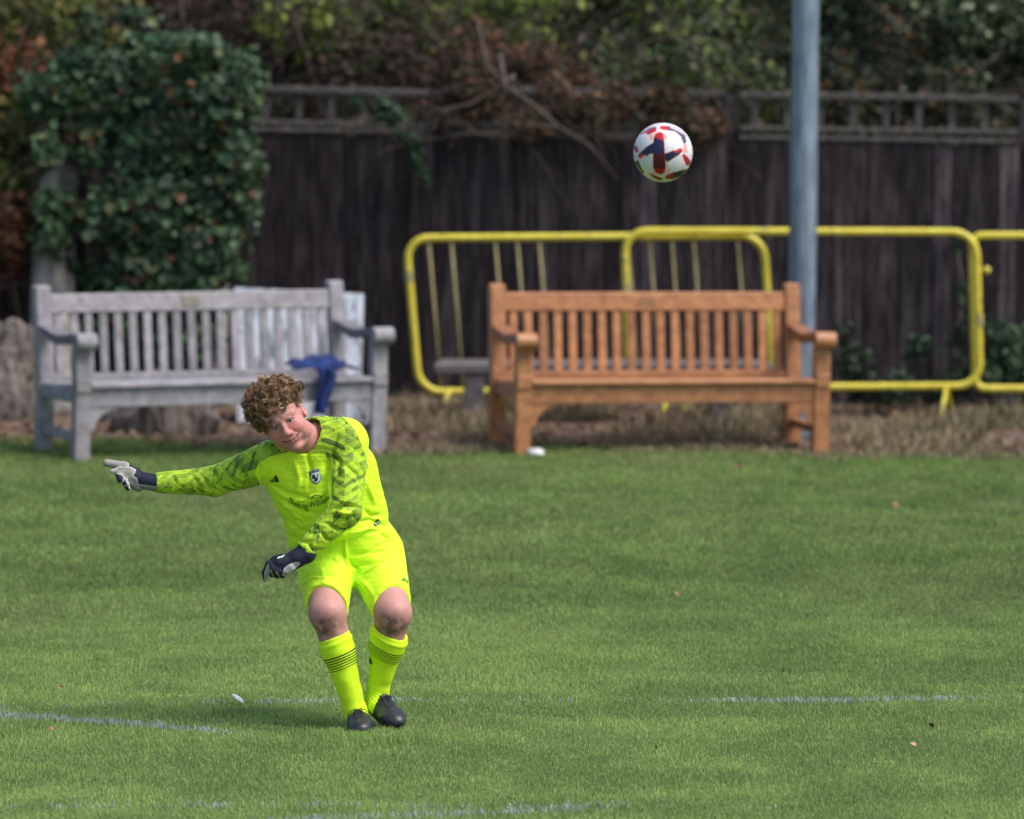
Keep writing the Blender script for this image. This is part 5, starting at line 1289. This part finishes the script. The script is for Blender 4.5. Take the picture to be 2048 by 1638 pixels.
# ------------------------------------------------------------------ football
def football():
    c = P(1326, 305, 23.95); r = 59.3/FPX*math.hypot(23.95, .2)*1.0
    bm = bmesh.new(); bmesh.ops.create_icosphere(bm, subdivisions=7, radius=1); V = np.array([v.co[:] for v in bm.verts]); F = np.array([[v.index for v in f.verts] for f in bm.faces]); bm.free()
    W_ = np.array([.66, .67, .69]); NV = np.array([.010, .012, .050]); MR = np.array([.085, .003, .016]); RD = np.array([.50, .012, .020]); PK = np.array([.75, .30, .25])
    pats = [([(665, 480), (745, 445), (860, 375), (960, 440), (1000, 480), (995, 545), (960, 560), (985, 860), (1000, 1110), (1075, 1230), (1050, 1280), (890, 1345), (740, 1290), (690, 1180), (700, 860), (700, 600), (665, 560)], PK*.0+np.array([.80, .50, .48]), 0),
        ([(735, 505), (940, 570), (955, 862), (712, 862)], NV, 0), ([(752, 450), (850, 398), (938, 440), (945, 575), (760, 512)], RD, 0), ([(715, 874), (965, 874), (975, 1130), (965, 1240), (890, 1312), (775, 1265), (722, 1170)], MR, 0), ([(760, 1190), (965, 1215), (955, 1260), (890, 1312), (775, 1268)], np.array([.38, .002, .002]), 0),
        ([(722, 635), (712, 860), (640, 865), (572, 912), (505, 880), (405, 935), (395, 895), (560, 740)], NV, 0), ([(410, 925), (500, 880), (520, 905), (430, 965)], RD*1.2, 0),
        ([(985, 880), (1160, 810), (1205, 850), (1350, 790), (1275, 885), (1020, 1045), (985, 1000)], NV, 0), ([(1190, 820), (1300, 760), (1350, 780), (1210, 850)], RD*1.1, 0),
        ([(455, 425), (640, 300), (770, 275), (600, 360)], np.array([.12, .13, .24]), 0), ([(560, 410), (690, 330), (775, 300), (770, 365), (615, 435)], RD, 0),
        ([(870, 300), (900, 265), (1030, 268), (1040, 345), (930, 330)], RD, 0), ([(1035, 268), (1200, 300), (1400, 420), (1435, 600), (1390, 640), (1330, 480), (1190, 368), (1060, 352)], np.array([.05, .055, .13]), 0), ([(1090, 285), (1180, 285), (1390, 400), (1400, 440), (1280, 370)], W_*.7, 0),
        ([(1400, 650), (1425, 660), (1445, 830), (1400, 830)], PK, 0), ([(1360, 900), (1400, 890), (1480, 960), (1540, 1040), (1500, 1110), (1445, 1095), (1400, 1010)], np.array([.30, .02, .03]), 0), ([(1370, 905), (1440, 960), (1450, 1030), (1400, 1000)], RD, 0),
        ([(990, 1400), (1010, 1345), (1180, 1280), (1250, 1290), (1160, 1400)], np.array([.35, .01, .01]), 0), ([(1180, 1290), (1450, 1200), (1330, 1340), (1150, 1400)], NV*.7, 0), ([(690, 1350), (760, 1350), (920, 1410), (850, 1430)], np.array([.22, .01, .01]), 0), ([(640, 1310), (720, 1310), (740, 1340), (660, 1330)], PK*.6, 0),
        ([(300, 720), (345, 690), (385, 810), (345, 820)], np.array([.32, .05, .10]), 0), ([(330, 1040), (380, 1010), (450, 1180), (520, 1280), (470, 1260)], np.array([.02, .05, .05]), 0), ([(650, 470), (700, 460), (700, 540), (660, 560)], PK, 0), ([(945, 450), (1000, 470), (990, 550), (950, 540)], PK, 0)]
    C = np.tile(W_, (len(V), 1)); OUT = np.array([.78, .42, .38])
    u = V[:, 0]; v_ = -(V[:, 2]*CT+V[:, 1]*ST*1.0); back = (V[:, 1]*CT-V[:, 2]*ST) > 0
    X = 940+650*np.where(back, -u, u); Yp = 822+650*np.where(back, -v_, v_)
    for poly, col, _ in pats[1:]:
        w_ = np.clip((poly_sd(X, Yp, poly)+27)/10+.5, 0, 1)[:, None]*.75; C = C*(1-w_)+OUT*w_
    for poly, col, _ in pats:
        w_ = np.clip((poly_sd(X, Yp, poly)+10)/7+.5, 0, 1)[:, None]; C = C*(1-w_)+col*w_
    n = np.array([noise.noise(Vector(p)*6) for p in V]); C *= (1-.10*np.clip(n, 0, 1))[:, None]
    dd = np.zeros(len(V))
    for seam in ([(855, 375), (745, 448), (700, 600), (700, 1150), (760, 1300), (900, 1340), (1070, 1260), (990, 1100), (985, 560), (1000, 450), (855, 375)], [(980, 960), (1370, 840)], [(700, 780), (390, 900)], [(855, 375), (850, 255)], [(900, 1340), (960, 1440)], [(390, 900), (340, 820), (440, 430), (745, 448)], [(390, 930), (420, 1120), (560, 1290), (760, 1300)], [(1370, 870), (1440, 1130), (1250, 1290), (1070, 1260)], [(1370, 830), (1360, 560), (1200, 400), (1000, 440)]):
        dd -= .0075*np.exp(-(pl_dist(X, Yp, seam)[0]/13)**2)
    V = V*(1+dd)[:, None]*r+c
    m = N('ball_cover'); m.base(m.attr('col')); m.rough(.42, .45); m.bump(m.noise(260, 2), .15, .001)
    o = link('football', V, F, m.m, org=c, attrs={'col': np.concatenate([C, np.ones((len(C), 1))], 1)}); tag(o, 'white football with red, navy and maroon panels in mid-air before the fence', 'football')
football()
# shoots of turf kicked up around the boots hide the soles a little
def boot_grass():
    n = 4200; r_ = np.random.default_rng(9); x = np.where(r_.random(n) < .5, tR[0], tL[0])+r_.normal(size=n)*.09; y = np.where(r_.random(n) < .5, tR[1], tL[1])-.06+r_.normal(size=n)*.07
    V, Q, T, C = blades(n, x, y, .024+.020*r_.random(n), np.full(n, .0032), turfcol(x, y)*(.7+.7*r_.random(n))[:, None], .8, rng=r_)
    tag(link('turf_tuft', V, [Q, T], M_grass, smooth=False, attrs={'col': C}), 'longer grass blades around the soles of the black boots', 'grass', kind='stuff')
boot_grass()
